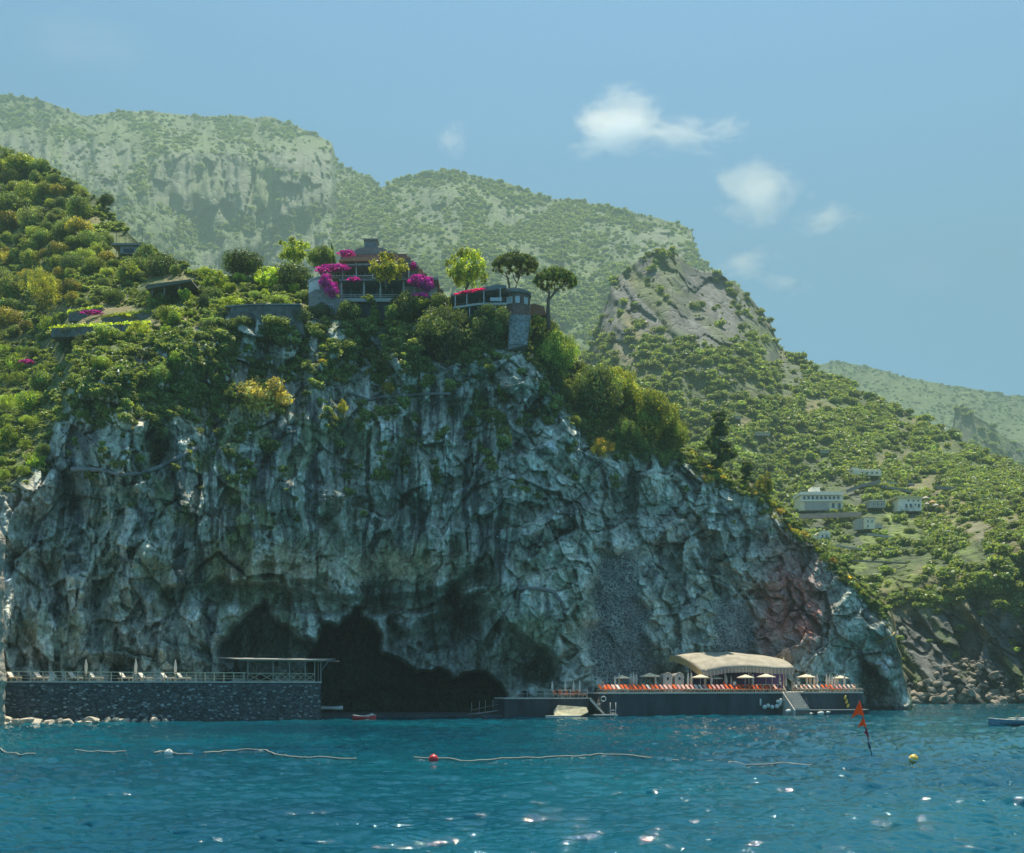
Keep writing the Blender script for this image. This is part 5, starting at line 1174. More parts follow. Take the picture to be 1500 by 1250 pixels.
buoy(247, 1107, .26, M_BUOYW, 'white buoy on the floating line at the left', tilt=.4)
buoy(635, 1116, .27, M_BUOYR, 'red ball buoy on the floating line near the middle')
buoy(1338, 1116, .27, M_BUOYY, 'yellow buoy with a pale band floating at the right', M_CREAM, .3)
def flag_buoy():
    d = CH * F / (1112 - HZ); q = d / F; b = P(1279, 1112, d); root = empty('flag_buoy', b); root['label'] = 'leaning pole with two orange flags and a crimson one in the water'; root['category'] = 'flag buoy'
    L = lambda x, y, dy=0: Vector(((x - 1279) * q, dy, (1112 - y) * q))
    m = MB(); m.tube([L(1281, 1122), L(1272, 1085), L(1257, 1026)], [.03, .025, .018], 6); m.build('pole', M_DARKM, root)
    m = MB(); m.tube([L(1274.5, 1097), L(1272, 1087)], .07, 8); m.build('float', simple('blue_float', (.02, .05, .10), .5), root)
    m = MB(); m.ball(L(1280, 1112), .2, 10, 6, (1, 1, .6)); m.build('weight', M_BUOYW, root)
    def flag(pts, mt, nm='flag'):
        m = MB(); c = [L(a, b, e) for a, b, e in pts]; m.add(c, [tuple(range(len(c)))] if len(c) < 4 else [(0, 1, 2), (0, 2, 3)]); o = m.build(nm, mt, root); k = o.modifiers.new('t', 'SOLIDIFY'); k.thickness = .012
        s2 = o.modifiers.new('s', 'SUBSURF'); s2.subdivision_type = 'SIMPLE'; s2.levels = s2.render_levels = 3
        return o
    flag([(1259.5, 1026, 0), (1249, 1052, .25), (1257, 1046, -.15), (1266, 1050, 0)], M_FLAG); flag([(1265, 1050, 0), (1257.5, 1066, .2), (1263, 1063, -.1), (1269.5, 1066, 0)], M_FLAG)
    flag([(1270, 1066, 0), (1267, 1074, .15), (1270.5, 1078, -.05), (1273.5, 1084, 0)], M_CRIM)
flag_buoy()
def rowboat(loc, L, B, H, mt, mt2, rz, lab, name='rowing_boat', seats=2, oars=True):
    root = empty(name, loc, rz); n, k = 12, 8; v = []
    for i in range(n + 1):
        t = i / n; x = (t - .5) * L; w = B / 2 * math.sin(min(1, t * 1.15 + .12) * math.pi) ** .55 if t < .93 else B / 2 * .12; sheer = H * (1 + .35 * (2 * t - 1) ** 2)
        for j in range(k + 1):
            a = math.pi * j / k; v.append((x, -w * math.cos(a), sheer - (sheer + .12) * math.sin(a) ** .7))
    m = MB(); m.add(v, [(i * (k + 1) + j, i * (k + 1) + j + 1, (i + 1) * (k + 1) + j + 1, (i + 1) * (k + 1) + j) for i in range(n) for j in range(k)], True)
    m.add([v[j] for j in range(k + 1)], [tuple(range(k + 1))]); o = m.build('hull', mt, root); q = o.modifiers.new('t', 'SOLIDIFY'); q.thickness = .05
    for s in (0, k): m = MB(); m.tube([v[i * (k + 1) + s] for i in range(n + 1)], .045, 5); m.build('gunwale', mt2, root)
    for i in range(seats): m = MB(); m.box(((i - .5 * (seats - 1)) * L * .28, 0, H * .75), (.25, B * .8, .05)); m.build('seat', mt2, root)
    if oars:
        for sg in (-1, 1): m = MB(); m.tube([(-.3, sg * B * .2, H * .9), (L * .3, sg * B * .75, H * 1.5)], .03, 5); m.box((L * .32, sg * B * .78, H * 1.55), (.4, .03, .14)); m.build('oar', mt2, root)
    return tag(root, lab, 'boat')
rowboat(wp(534, 1054) + Vector((0, 0, .0)), 2.9, 1.15, .42, M_BUOYR, M_CREAM, .15, 'small red rowing boat with pale oars at the mouth of the sea cave')
b_ = rowboat(wp(1490, 1063) + Vector((.3, 0, .05)), 6.5, 1.9, .55, simple('teal_hull', (.05, .16, .20), .3), M_CREAM, math.pi - .1, 'low teal motorboat with a pale deck cut off by the right edge', 'motorboat', 1, False)
m = MB(); m.prism([(-1.9, -.6), (.6, -.7), (1.3, 0), (.6, .7), (-1.9, .6)], .5, .78); m.build('deck', M_CREAM, b_); m = MB(); m.extrude([(.4, -.5, .78), (.0, -.5, 1.15), (.04, -.5, 1.15), (.5, -.5, .78)], (0, 1.0, 0)); m.build('windscreen', M_GLASS, b_)
# cave shelf with drawn-up boats and the gangway posts
m = MB(); m.prism([tuple(wp(x, y)[:2]) for x, y in ((470, 1052.5), (560, 1051.5), (640, 1051), (735, 1051), (765, 1050), (765, 1046), (470, 1046))], -1.5, .32); o = m.build('shore', M_CONC); tag(o, kind='structure')
def kayak(x, y, z, rz, lab): rowboat(wp(x, y) + Vector((0, 0, z)), 3.1, .75, .3, M_BUOYW, M_STEEL, rz, lab, 'dinghy', 1, False)
kayak(486, 1049, 1.0, .2, 'white upturned dinghy drawn up in the cave right of the sea wall')
root = empty('gangway', P(712, 1046, 150)); 
for x in (691, 702, 711, 722, 735):
    m = MB(); a = P(x, 1047 - (x - 691) * .12, 150); m.tube([a, a + Vector((0, 0, 1.7))], .05, 5); own(root, m, 'post', M_WOODD)
m = MB(); m.tube([P(688, 1041, 150), P(738, 1030, 150)], .04, 5); own(root, m, 'rail', M_WOODD); m = MB(); m.tube([P(685, 1047.5, 150), P(740, 1040, 150)], .12, 5); own(root, m, 'walkway', M_WOODD)
tag(root, 'thin gangway with upright posts at the right end of the cave', 'gangway')

# ---- masonry, anchors, nets and stair walls of the cliff
def on_cliff():
    r = random.Random(8)
    def patch(poly, n, pale, nm):
        st = MB(); xs = [p[0] for p in poly]; ys = [p[1] for p in poly]; k = 0
        while k < n:
            x, y = r.uniform(min(xs), max(xs)), r.uniform(min(ys), max(ys))
            xa, ya = np.array([x]), np.array([y])
            if not inpoly(xa + 14 * fbm(xa / 25, ya / 25, 3, 221), ya + 14 * fbm(xa / 25, ya / 25, 3, 223), poly)[0]: continue
            k += 1; g = r.uniform(.05, .15); p = LH.p(x, y); st.add([q + p for q in stone_v(r, g * r.uniform(1, 1.6), .12, g * .8)], CUBEF)
        o = st.build(nm, M_STONEP if pale else M_STONE, headland); o['kind'] = 'stuff'
    pa = [(874, 812), (938, 806), (944, 880), (962, 990), (905, 1010), (868, 1000), (866, 905)]; pb = [(1046, 884), (1086, 878), (1104, 930), (1100, 970), (1050, 970)]
    patch(pa, 2600, False, 'masonry'); patch(pa, 380, True, 'masonry'); patch(pb, 900, False, 'masonry'); patch(pb, 260, True, 'masonry')
    m = MB(); m.ball((0, 0, 0), .10, 8, 5, (1, .5, 1)); am = m.mesh('anchor_plate', M_BUOYW)
    for i in range(105):
        x = r.gauss(860, 95); y = r.gauss(720, 70)
        if not (640 < x < 1060 and 560 < y < 880) or y < LH.top(x) + 60: continue
        o = link('anchor_plate', am, headland); o.location = LH.p(x, y) + Vector((0, -.12, 0))
    def band(pts, rad, mt, lab, cat, nm, off=.25, n=10, flat=.5):
        q = []
        for i in range(len(pts) - 1):
            for k in range(n):
                t = k / n; x = pts[i][0] * (1 - t) + pts[i + 1][0] * t; y = pts[i][1] * (1 - t) + pts[i + 1][1] * t; q.append((x, y))
        q.append(pts[-1]); ds = np.array([LH.d(*p) for p in q]); ds = np.convolve(np.pad(ds, 3, 'edge'), np.ones(7) / 7, 'valid'); lo = np.minimum(ds, [LH.d(*p) for p in q])
        m = MB(); m.tube([P(x, y, d - off) for (x, y), d in zip(q, lo)], rad, 6, smooth=True); o = m.build(nm, mt); tag(o, lab, cat); return o
    band([(105, 688), (145, 688), (175, 695), (205, 694), (235, 684), (258, 672), (290, 655)], [.28 + .05 * math.sin(i) for i in range(61)], M_NET, 'sagging rolled edge of rockfall net curving across the left of the cliff', 'net', 'rockfall_net')
    band([(508, 574), (520, 578), (540, 586), (560, 582), (590, 580), (620, 577), (660, 577)], .2, M_NET, 'rolled edge of rockfall net along the top of the fluted rock', 'net', 'rockfall_net')
    band([(760, 862), (790, 862), (812, 868), (824, 884), (828, 900)], .3, M_GREYST, 'pale angular stone ledge bent round a hollow left of the masonry patch', 'ledge', 'stone_ledge', n=6)
    band([(1292, 879), (1300, 888), (1306, 898), (1310, 910), (1312, 924), (1308, 930), (1296, 936), (1282, 942)], .16, M_AWNL, 'sunlit parapet of the path curling round the right tip of the headland', 'parapet', 'stair_parapet', off=.1, n=5)
    band([(1276, 979), (1284, 977), (1290, 974)], .16, M_AWNL, 'short sunlit parapet low on the right tip of the headland', 'parapet', 'stair_parapet', n=4)
    band([(1219, 838), (1230, 836), (1236, 842)], .15, M_AWNL, 'small sunlit parapet at the lower end of the bare ridge', 'parapet', 'stair_parapet', off=.3, n=4)
on_cliff()
# ------------------------------------------------------------------ houses: pieces drawn as outlines, each with its own depth
def house(name, x, y, d, label, cat='house', group=None):
    root = empty(name, P(x, y, d)); tag(root, label, cat, group); root['_d'] = d; return root
def slab(root, poly, front, depth, nm, mt, par=None):
    """outline in photograph pixels at the house's distance; front = metres behind the house's front plane"""
    d = root['_d']; m = MB(); c = [P(a, b, d + front) for a, b in poly]
    ar = sum(c[i].x * c[(i + 1) % len(c)].z - c[(i + 1) % len(c)].x * c[i].z for i in range(len(c)))
    if ar < 0: c = c[::-1]
    m.extrude(c, (0, depth, 0)); o = m.build(nm, mt, par or root); o.location = -root.location if par is None else (0, 0, 0); return o
def bx(root, x0, y0, x1, y1, front, depth, nm, mt): return slab(root, [(x0, y1), (x1, y1), (x1, y0), (x0, y0)], front, depth, nm, mt)
def window(root, x0, y0, x1, y1, front, fm=M_WHITE, bars=1, pane=M_GLASS, door=False):
    d = root['_d'] + front; q = d / F; a, b = P(x0, y1, d), P(x1, y0, d); w, h = b.x - a.x, b.z - a.z; e = min(.09, w * .12)
    m = MB(); cx, cz = (a.x + b.x) / 2, (a.z + b.z) / 2; y = a.y
    for s in (-1, 1): m.box((cx + s * (w - e) / 2, y - .05, cz), (e, .12, h)); m.box((cx, y - .05, cz + s * (h - e) / 2), (w - 2 * e - .004, .12, e))
    for k in range(bars): m.box((a.x + w * (k + 1) / (bars + 1), y - .04, cz), (e * .6, .08, h - 2 * e - .004))
    f = m.build('door' if door else 'window', fm, root); f.location = -root.location
    m = MB(); m.box((cx, y - .02, cz), (w - e, .03, h - e)); p = m.build('pane', pane, f)
    return f
def villa():
    R = house('terraced_villa', 560, 445, 165, 'many-terraced stone villa hung with magenta bougainvillea on the cliff top', 'villa')
    bx(R, 497, 412, 640, 446, 2.4, 6, 'wall', M_GREYST)                       # lower storey
    bx(R, 482, 437, 640, 442, -.4, 9, 'floor_slab', M_PLASTER); slab(R, [(496, 412), (642, 410), (642, 406.5), (496, 409)], -.6, 8, 'roof_slab', M_GREYST)
    bx(R, 478, 442.2, 646, 470, .3, 8, 'terrace_wall', M_STONEW)
    for x in (499, 532, 556, 590, 606, 630): bx(R, x, 410, x + 2.2, 436.8, -.2, .35, 'column', M_PLASTER)
    for x0, x1, b in ((504, 512, 1), (515, 528, 1), (536, 552, 1), (560, 574, 2), (576, 588, 2)): window(R, x0, 416, x1, 435, 2.4, M_WOODD, b, door=True)
    bx(R, 592, 413, 605, 434, 1.9, .5, 'bay_wall', M_WHITE)
    window(R, 608, 416, 616, 428, 2.4, M_WHITE, 2)
    bx(R, 600, 411.5, 640, 436.5, 2.1, .3, 'end_wall', M_PLASTER) 
    bx(R, 497, 431.5, 592, 432.3, -.35, .06, 'rail', M_PLASTER); bx(R, 497, 434, 592, 434.6, -.35, .06, 'rail', M_PLASTER)
    bx(R, 486, 388, 606, 408.8, 4.6, 5, 'wall', M_GREYST)                     # middle storey
    slab(R, [(478, 390), (610, 387), (610, 384), (478, 387.5)], 1.6, 7, 'roof_slab', M_GREYST)
    for x in (501, 521, 545, 598): bx(R, x, 388, x + 1.6, 409, 2, .3, 'column', M_PLASTER)
    for x0, x1 in ((488, 498), (506, 518), (524, 534), (537, 543)): window(R, x0, 394, x1, 407, 4.6, M_PLASTER, 1)
    bx(R, 484, 403.5, 545, 404.5, 1.8, .06, 'rail', M_PLASTER)
    bx(R, 499, 372, 596, 386.5, 8, 4, 'wall', M_BROWN)                        # upper storey
    slab(R, [(496, 382.5), (600, 382.5), (590, 377.5), (560, 374.5), (500, 378.5)], 5.2, 7, 'roof_slab', M_TERRA)
    for x in (521, 548, 575): bx(R, x, 380, x + 1.3, 388, 5.6, .25, 'column', M_PLASTER)
    slab(R, [(516, 376), (592, 378), (580, 370), (566, 366), (560, 363), (530, 362.5), (520, 366), (517, 371)], 8.5, 6, 'domed_roof', M_GREYST)
    bx(R, 533.5, 351.5, 552, 364, 9.5, 2.0, 'chimney_tower', M_GREYST); bx(R, 532.5, 349.5, 553.3, 351.3, 9.3, 2.4, 'tower_cap', M_GREYST)
    # planted terraces stepping down to the right
    for k in range(9):
        x = 594 + k * 6.0; y = 378 + k * 5.9
        bx(R, x, y, x + 7.5, 442, 3.2 - k * .12, 4, 'terrace_step', M_TERRA if k % 2 else M_BROWN)
        bx(R, x + 1, y - 2.2, x + 6, y - .1, 3.1 - k * .12, .6, 'planter', M_TERRA)
    window(R, 599, 399, 607, 405, 3.0, M_WOODD, 0)
    # white gabled block at the left end
    slab(R, [(452, 446), (468, 446), (468, 406.5), (464, 406.2), (452, 412)], -1.2, 5, 'gable_block', M_WHITE)
    slab(R, [(450.5, 413), (468, 406.5), (474, 408), (474, 406), (467, 404), (450.5, 411)], -1.4, 5.4, 'gable_coping', M_PLASTER)
    slab(R, [(452, 462), (500, 462), (500, 440), (488, 430), (472, 424), (462, 424), (452, 430)], -1.6, 4, 'lower_wing', M_GREYST)
    slab(R, [(467, 462), (475, 462), (475, 446), (473, 442), (470, 442), (467, 446)], -1.72, .12, 'arched_door', M_DARKM)
    for x0 in (478, 484): window(R, x0, 446, x0 + 4, 456, -1.6, M_WHITE, 0)
    return R
villa()
# bougainvillea masses, each lying on its wall
def flowers(x, y, w, h, d, label, dep=1.0):
    o = link('bougainvillea', CR['flower']); q = d / F; o.location = P(x, y + h / 2, d); o.scale = (w / 2 * q * 1.2, dep, h * q / 1.05 * 1.25); o.color = (1, 1, 1, 1); tag(o, label, 'flowering plant', 'bougainvillea on the villa')
flowers(508, 373, 24, 8, 171, 'magenta bougainvillea on the top left terrace beside the cypress'); flowers(490, 394, 44, 9, 166, 'long magenta bougainvillea hedge along the left middle roof'); flowers(474, 398, 20, 7, 164.5, 'magenta bougainvillea at the left tip of the middle roof')
flowers(478, 416, 18, 20, 163, 'magenta bougainvillea cascading down beside the white gable'); flowers(487, 428, 18, 20, 163, 'lower end of the magenta cascade beside the white gable'); flowers(519, 411, 18, 5, 164.3, 'short magenta bougainvillea strip in the middle of the lower roof')
flowers(612, 414, 24, 16, 164, 'magenta bougainvillea at the right end of the lower storey'); flowers(625, 420, 22, 20, 164, 'rightmost magenta bougainvillea hanging to the garden'); flowers(606, 391, 8, 8, 167, 'small magenta bougainvillea on the stepped terraces'); flowers(614, 436, 30, 8, 163.5, 'pinkish bougainvillea over the garden wall right of the villa')
flowers(136, 459, 30, 5, LH.d(136, 462) - 1, 'low pink flower bed in the left garden terraces'); flowers(40, 531, 20, 5, LH.d(40, 534) - 1.5, 'small pink flower patch on the left bank')

def curved_house():
    R = house('curved_house', 725, 455, 163, 'two-storey house with a rounded brown end and pink flowers along its roof edge', 'house'); d = 163
    bx(R, 664, 433, 742, 460, 2.2, 6, 'wall', M_BROWN)
    slab(R, [(660, 434.5), (742, 421.5), (742, 418), (728, 416.5), (660, 431)], -.5, 8, 'roof_slab', M_GREYST)
    slab(R, [(662, 452.5), (700, 447), (742, 446.5), (742, 443.5), (700, 444), (662, 449.8)], -.8, 8, 'balcony_slab', M_PLASTER)
    for x, y0, y1 in ((666, 433, 449), (683, 430, 446), (708, 426, 444), (732, 422, 443.5), (687, 449, 466), (700, 448, 463), (725, 447, 466), (737, 447, 466)): bx(R, x, y0, x + 1.6, y1, -.55, .25, 'column', M_PLASTER)
    for x0, x1 in ((669, 680), (686, 702), (711, 729)): window(R, x0, 435 - (x0 - 669) * .12, x1, 446 - (x0 - 669) * .04, 2.2, M_WOODD, 1)
    for x0, x1 in ((690, 700), (708, 722)): window(R, x0, 451, x1, 462, 2.2, M_WOODD, 1)
    bx(R, 718, 436, 735, 441, -.9, .06, 'balcony_panel', M_STEEL)
    # rounded end: a half drum
    q = d / F; c = P(757, 470, d); rr = 20 * q; n = 20; z1 = CH + (HZ - 424) * q; z0 = CH + (HZ - 478) * q
    ring = [(c.x + rr * math.cos(a), c.y + 3.2 + rr * math.sin(a)) for a in np.linspace(0, 2 * math.pi, n, endpoint=False)]
    m = MB(); m.prism(ring, z0, z1); o = m.build('round_end', M_BROWN, R); o.location = -R.location
    ring2 = [(c.x - .15 + (rr + .35) * math.cos(a), c.y + 3.2 + (rr + .35) * math.sin(a)) for a in np.linspace(0, 2 * math.pi, n, endpoint=False)]
    m = MB(); m.prism(ring2, z1 + .002, z1 + .4); m.prism([(c.x - .3 + (x - c.x) * .8, c.y + 3.2 + (y - c.y - 3.2) * .8) for x, y in ring2], z1 + .402, z1 + .75); o = m.build('round_roof', M_GREYST, R); o.location = -R.location
    for x0, x1, a0 in ((742.5, 750, -2.1), (755, 761, -1.52), (768.5, 772.5, -.9)):
        ang = math.acos(max(-1, min(1, ((x0 + x1) / 2 - 757) * q / rr))) * -1; w = max(.6, (x1 - x0) * q / max(.35, abs(math.sin(ang)))); zc = CH + (HZ - 435) * q
        p = Vector((c.x + (rr + .03) * math.cos(ang), c.y + 3.2 + (rr + .03) * math.sin(ang), zc)); m = MB(); rz = ang + math.pi / 2
        for s in (-1, 1): m.box(p + Vector((math.cos(rz) * s * w / 2, math.sin(rz) * s * w / 2, 0)), (.08, .14, .95), rz); m.box(p + Vector((0, 0, s * .47)), (w, .14, .08), rz)
        f = m.build('window', M_WHITE, R); f.location = -R.location; m = MB(); m.box(p, (w - .1, .06, .9), rz); m.build('pane', simple('curtained_pane', (.45, .52, .52), .2, .1, 2), f)
    slab(R, [(777, 462), (800, 462), (797, 449), (783, 445), (777, 446)], 5, 4, 'terrace_wall', M_TERRA)
    bx(R, 800, 452, 806, 475, 4.5, 4, 'garden_wall', M_BROWN)
    flo = link('bougainvillea', CR['flower']); flo.location = P(692, 431, d) + Vector((0, -.6, -.1)); flo.scale = (26 * q, .5, .55); flo.rotation_euler = (0, -.16, 0); flo.color = (1.5, 1.2, .6, 1); tag(flo, 'crimson flower strip along the roof edge of the curved house', 'flowering plant')
    # rough stone buttress below the round end
    R2 = house('stone_buttress', 760, 505, 161.5, 'pale rubble buttress below the rounded end of the curved house', 'wall')
    slab(R2, [(744, 512), (772, 505), (778, 462), (746, 460)], 0, 6, 'masonry', M_GREYST); st = MB(); r = random.Random(3)
    for k in range(420):
        y = r.uniform(463, 504); x = r.uniform(746, 775 - (y - 462) * .12); g = r.uniform(.06, .2); p = P(x, y, 161.5); st.add([v + p for v in stone_v(r, g * 1.3, .12, g)], CUBEF)
    o = st.build('rubble', M_STONEP, R2); o.location = -R2.location; o['kind'] = 'stuff'
curved_house()

def retaining():
    R = house('retaining_wall', 380, 470, 156, 'long grey retaining wall with a dark arched opening on the cliff top', 'wall'); R['_d'] = float(np.median([LH.d(x, 482) for x in range(335, 445, 8)])) + .3
    slab(R, [(332, 492), (445, 490), (440, 449), (425, 446), (370, 447), (338, 450)], 0, 5, 'masonry', M_STONEG)
    slab(R, [(364, 468), (373, 468), (373, 462), (371, 459), (366, 459), (364, 462)], -.1, .12, 'opening', M_DARKM)
    slab(R, [(330, 449.5), (372, 446.5), (440, 446.5), (440, 445), (372, 445), (330, 448)], -.2, 5, 'coping', M_STONEP)
    R = house('pavilion', 245, 430, LH.d(245, 445) - 2.5, 'low pavilion with a broad sloping grey roof above the garden terraces', 'pavilion')
    slab(R, [(212, 421), (215, 417), (280, 409), (281, 412), (216, 423.5)], -.8, 6, 'roof', simple('grey_roof', (.12, .12, .09), .9, .3, 3)); bx(R, 226, 420, 278, 432, 2, 4, 'wall', M_STONEW)
    for x in (222, 240, 262): bx(R, x, 418.5, x + 1.4, 432, -.2, .2, 'post', M_WOODD)
    bx(R, 258, 417, 270, 422, 1.6, .3, 'panel', M_PLASTER)
    R = house('stone_hut', 188, 378, LH.d(190, 385) - 2.5, 'small roofless stone hut with poles below the orange rock outcrop', 'hut')
    bx(R, 176, 361, 203, 372, 0, 3, 'wall', M_GREYST); bx(R, 163, 356, 206, 359, -.4, 4, 'roof', M_WOODD); bx(R, 181, 364.5, 196, 370, -.06, .1, 'opening', M_DARKM)
    for x, y in ((170, 340), (184, 343), (208, 336)): bx(R, x, y, x + .7, 372, .2, .1, 'pole', M_WOODD)
    # garden terraces with lit hedges
    for i, (x0, x1, y, lab) in enumerate(((75, 220, 478, 'lower bright green hedge along the left garden terrace'), (150, 222, 462, 'short hedge on the upper garden terrace'), (100, 150, 455, 'dull green hedge at the left of the garden terraces'))):
        d = float(np.median([LH.d(x_, y + 10) for x_ in range(x0, x1, 5)])) - .2; R = house('garden_terrace', (x0 + x1) / 2, y, d, lab.replace('hedge', 'hedged terrace'), 'terrace')
        slab(R, [(x0, y + 16), (x1, y + 12), (x1, y - 5), (x0, y + 3)], 0, 5, 'wall', M_STONEG)
        q = d / F; bl = []; 
        for k in range(int((x1 - x0) / 3)): t = k / ((x1 - x0) / 3); bl.append(((x0 + (x1 - x0) * t - (x0 + x1) / 2) * q, .8, (y - (y + 3 - 8 * t)) * q + .1, .5, .9, .45))
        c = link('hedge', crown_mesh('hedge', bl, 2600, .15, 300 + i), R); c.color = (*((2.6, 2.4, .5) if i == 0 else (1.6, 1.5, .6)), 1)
retaining()

for (x, y, w, h, c, tn, lab) in [
 (512, 470, 40, 30, 'dome1', DARK, 'dark shrub against the wall under the left of the villa terraces'), (548, 472, 34, 34, 'cypress', (.9, 1.0, .8), 'feathery blue-green tree growing up the villa terrace wall'),
 (575, 470, 30, 24, 'loose0', GREEN, 'green shrub under the middle of the villa terraces'), (642, 452, 34, 22, 'dome2', (.8, .85, .5), 'green shrub between the magenta flowers and the curved house'),
 (470, 472, 34, 26, 'dome0', DARK, 'dark shrub below the arched door of the white gable'), (612, 452, 40, 16, 'loose1', (1.6, 1.3, .5), 'sunlit low shrub at the foot of the rightmost magenta flowers'),
 (770, 500, 26, 30, 'dome3', HOLM, 'dark shrub beside the pale rubble buttress'), (352, 488, 50, 22, 'dome0', HOLM, 'dark shrub in front of the left end of the grey retaining wall'), (405, 486, 46, 20, 'dome2', GREEN, 'green shrub before the middle of the grey retaining wall'), (440, 478, 40, 30, 'dome3', DARK, 'dark shrub between the retaining wall and the white gable'), (340, 452, 34, 16, 'loose1', LIME, 'lime shrub on top of the left end of the retaining wall'), (410, 449, 40, 14, 'dome1', GREEN, 'green shrub on top of the retaining wall'),
 (110, 502, 44, 26, 'dome1', HOLM, 'dark shrub under the left end of the garden terrace'), (160, 502, 50, 22, 'dome3', GREEN, 'green shrub under the middle of the garden terrace'), (205, 496, 40, 24, 'loose1', (1.7, 1.5, .6), 'yellow-green shrub under the right end of the garden terrace'), (232, 444, 40, 18, 'dome2', HOLM, 'dark shrub before the left of the pavilion'), (272, 442, 30, 18, 'leafy', LIME, 'lime shrub before the right of the pavilion'),
 (90, 472, 30, 14, 'loose0', GREEN, 'green shrub at the left of the middle garden terrace'), (185, 470, 50, 10, 'loose1', (1.9, 1.7, .5), 'yellow-green row of shrubs between the garden terraces'), (250, 474, 40, 26, 'dome0', (1.4, 1.3, .6), 'light green shrub right of the garden terraces'), (215, 440, 26, 16, 'dome1', HOLM, 'dark shrub left of the pavilion'), (180, 384, 30, 12, 'loose0', GREEN, 'green shrub before the stone hut'), (150, 372, 26, 16, 'dome2', HOLM, 'dark shrub left of the stone hut'),
 (786, 476, 26, 14, 'loose0', (1.1, 1.0, .5), 'green shrub under the terracotta terrace wall'), (540, 440, 20, 6, 'loose1', GREEN, 'small potted green plant on the villa terrace floor')]:
    plant(c, x, y, w, h, tn, 'shrub', lab, 'shrub', d=163.2 if x > 450 else None, hp=2.6 if c == 'cypress' else 1.08)
# ---- villas on the far hillside
def far_house(x, y, label, fn, cat='house', dd=4, nm='hillside_villa'):
    d = LM.d(x, y) - dd; R = house(nm, x, y, d, label, cat); fn(R); return R
M_FW = simple('sunlit_look_plaster', (.85, .76, .55), .85, .12, .6); M_FWW = simple('sunlit_look_white_plaster', (.88, .84, .70), .85, .1, .6)  # sunlight on the far facades put into a brighter, warmer plaster colour
def fA(R):
    bx(R, 1173, 726, 1235, 748, 0, 9, 'wall', M_FW); bx(R, 1172, 720.5, 1235, 725, -.6, 10, 'parapet', M_FWW); bx(R, 1188, 714, 1201, 720.3, 2, 4, 'roof_house', M_FWW)
    for k in range(9): window(R, 1176 + k * 6.2, 726.5, 1180.5 + k * 6.2, 732, -.06, M_FWW, 0)
    bx(R, 1172, 732.5, 1235, 734.5, -.8, 1, 'balcony', M_FWW); bx(R, 1180, 734.7, 1214, 747.8, -.5, .45, 'lower_wall', M_PLASTER)
    for x in (1218, 1227): window(R, x, 737, x + 5, 744.5, -.06, M_FWW, 0, M_GLASS)
def fB(R):
    bx(R, 1316, 731, 1350, 749, 0, 9, 'wall', M_FWW); bx(R, 1313, 726.5, 1351, 729.5, -.8, 10, 'roof', M_YELLOWP); bx(R, 1316, 729.7, 1350, 730.8, -.3, 8, 'cornice', M_FWW)
    for k in range(3): window(R, 1329 + k * 7.2, 732, 1332.5 + k * 7.2, 735, -.06, M_FWW, 0)
    for k in range(4): window(R, 1326 + k * 6, 738, 1330 + k * 6, 744, -.06, M_FWW, 0)
    for k in range(3): slab(R, [(1324 + k * 9, 749), (1326.5 + k * 9, 749), (1321.5 + k * 9, 739), (1320 + k * 9, 739)], -1.2, .5, 'buttress', M_FWW)
def fC(R):
    bx(R, 1250, 689, 1291, 697, 0, 6, 'wall', M_FW); bx(R, 1248, 685, 1258, 688.8, .5, 4, 'tower', M_FW)
    for k in range(8): bx(R, 1260 + k * 3.9, 687, 1262 + k * 3.9, 688.9, 0, .6, 'merlon', M_FW)
    for k in range(4): window(R, 1262 + k * 7, 691, 1265 + k * 7, 694.5, -.06, M_FW, 0)
def fD(R):
    bx(R, 1274, 734, 1297, 744, 0, 5, 'wall', M_PLASTER); bx(R, 1273, 732.5, 1297.5, 733.8, -.3, 5.6, 'roof', M_FW)
    for k in range(3): window(R, 1278 + k * 6, 737, 1281 + k * 6, 741, -.06, M_FW, 0)
def fE(R):
    bx(R, 1266, 759, 1282, 775, 0, 6, 'wall', M_FW); bx(R, 1255, 760, 1265.8, 776, 1, 4, 'wing', M_PLASTER); bx(R, 1265, 757.8, 1283, 758.9, -.2, 6.4, 'roof', M_LIP)
    for x, y in ((1270, 762), (1276, 762), (1270, 769)): window(R, x, y, x + 2.6, y + 4, -.06, M_FWW, 0)
    bx(R, 1282.3, 768, 1292, 774, .5, 3, 'terrace', M_LIP)
def fF(R):
    bx(R, 1200, 782, 1216, 791, 0, 5, 'wall', M_FWW); slab(R, [(1197, 782), (1217, 782), (1215, 779), (1205, 778), (1200, 780)], -.3, 5.6, 'roof', M_FWW); bx(R, 1192, 784, 1199.8, 790, .8, 3, 'wing', M_FW)
    for x in (1203, 1209): window(R, x, 783.5, x + 3.4, 788.5, -.06, M_FWW, 0)
far_house(1205, 748, 'long cream villa with a row of arched gallery windows across the bay', fA, dd=6)
far_house(1332, 748, 'white villa with a yellow-edged flat roof on the far hillside', fB, dd=6)
far_house(1270, 697, 'cream building with a battlemented parapet, highest of the far villas', fC)
far_house(1285, 744, 'low grey-roofed house between the two larger far villas', fD)
far_house(1272, 775, 'pale two-storey house below the long cream villa', fE)
far_house(1206, 790, 'small white round-roofed house just above the headland ridge', fF)
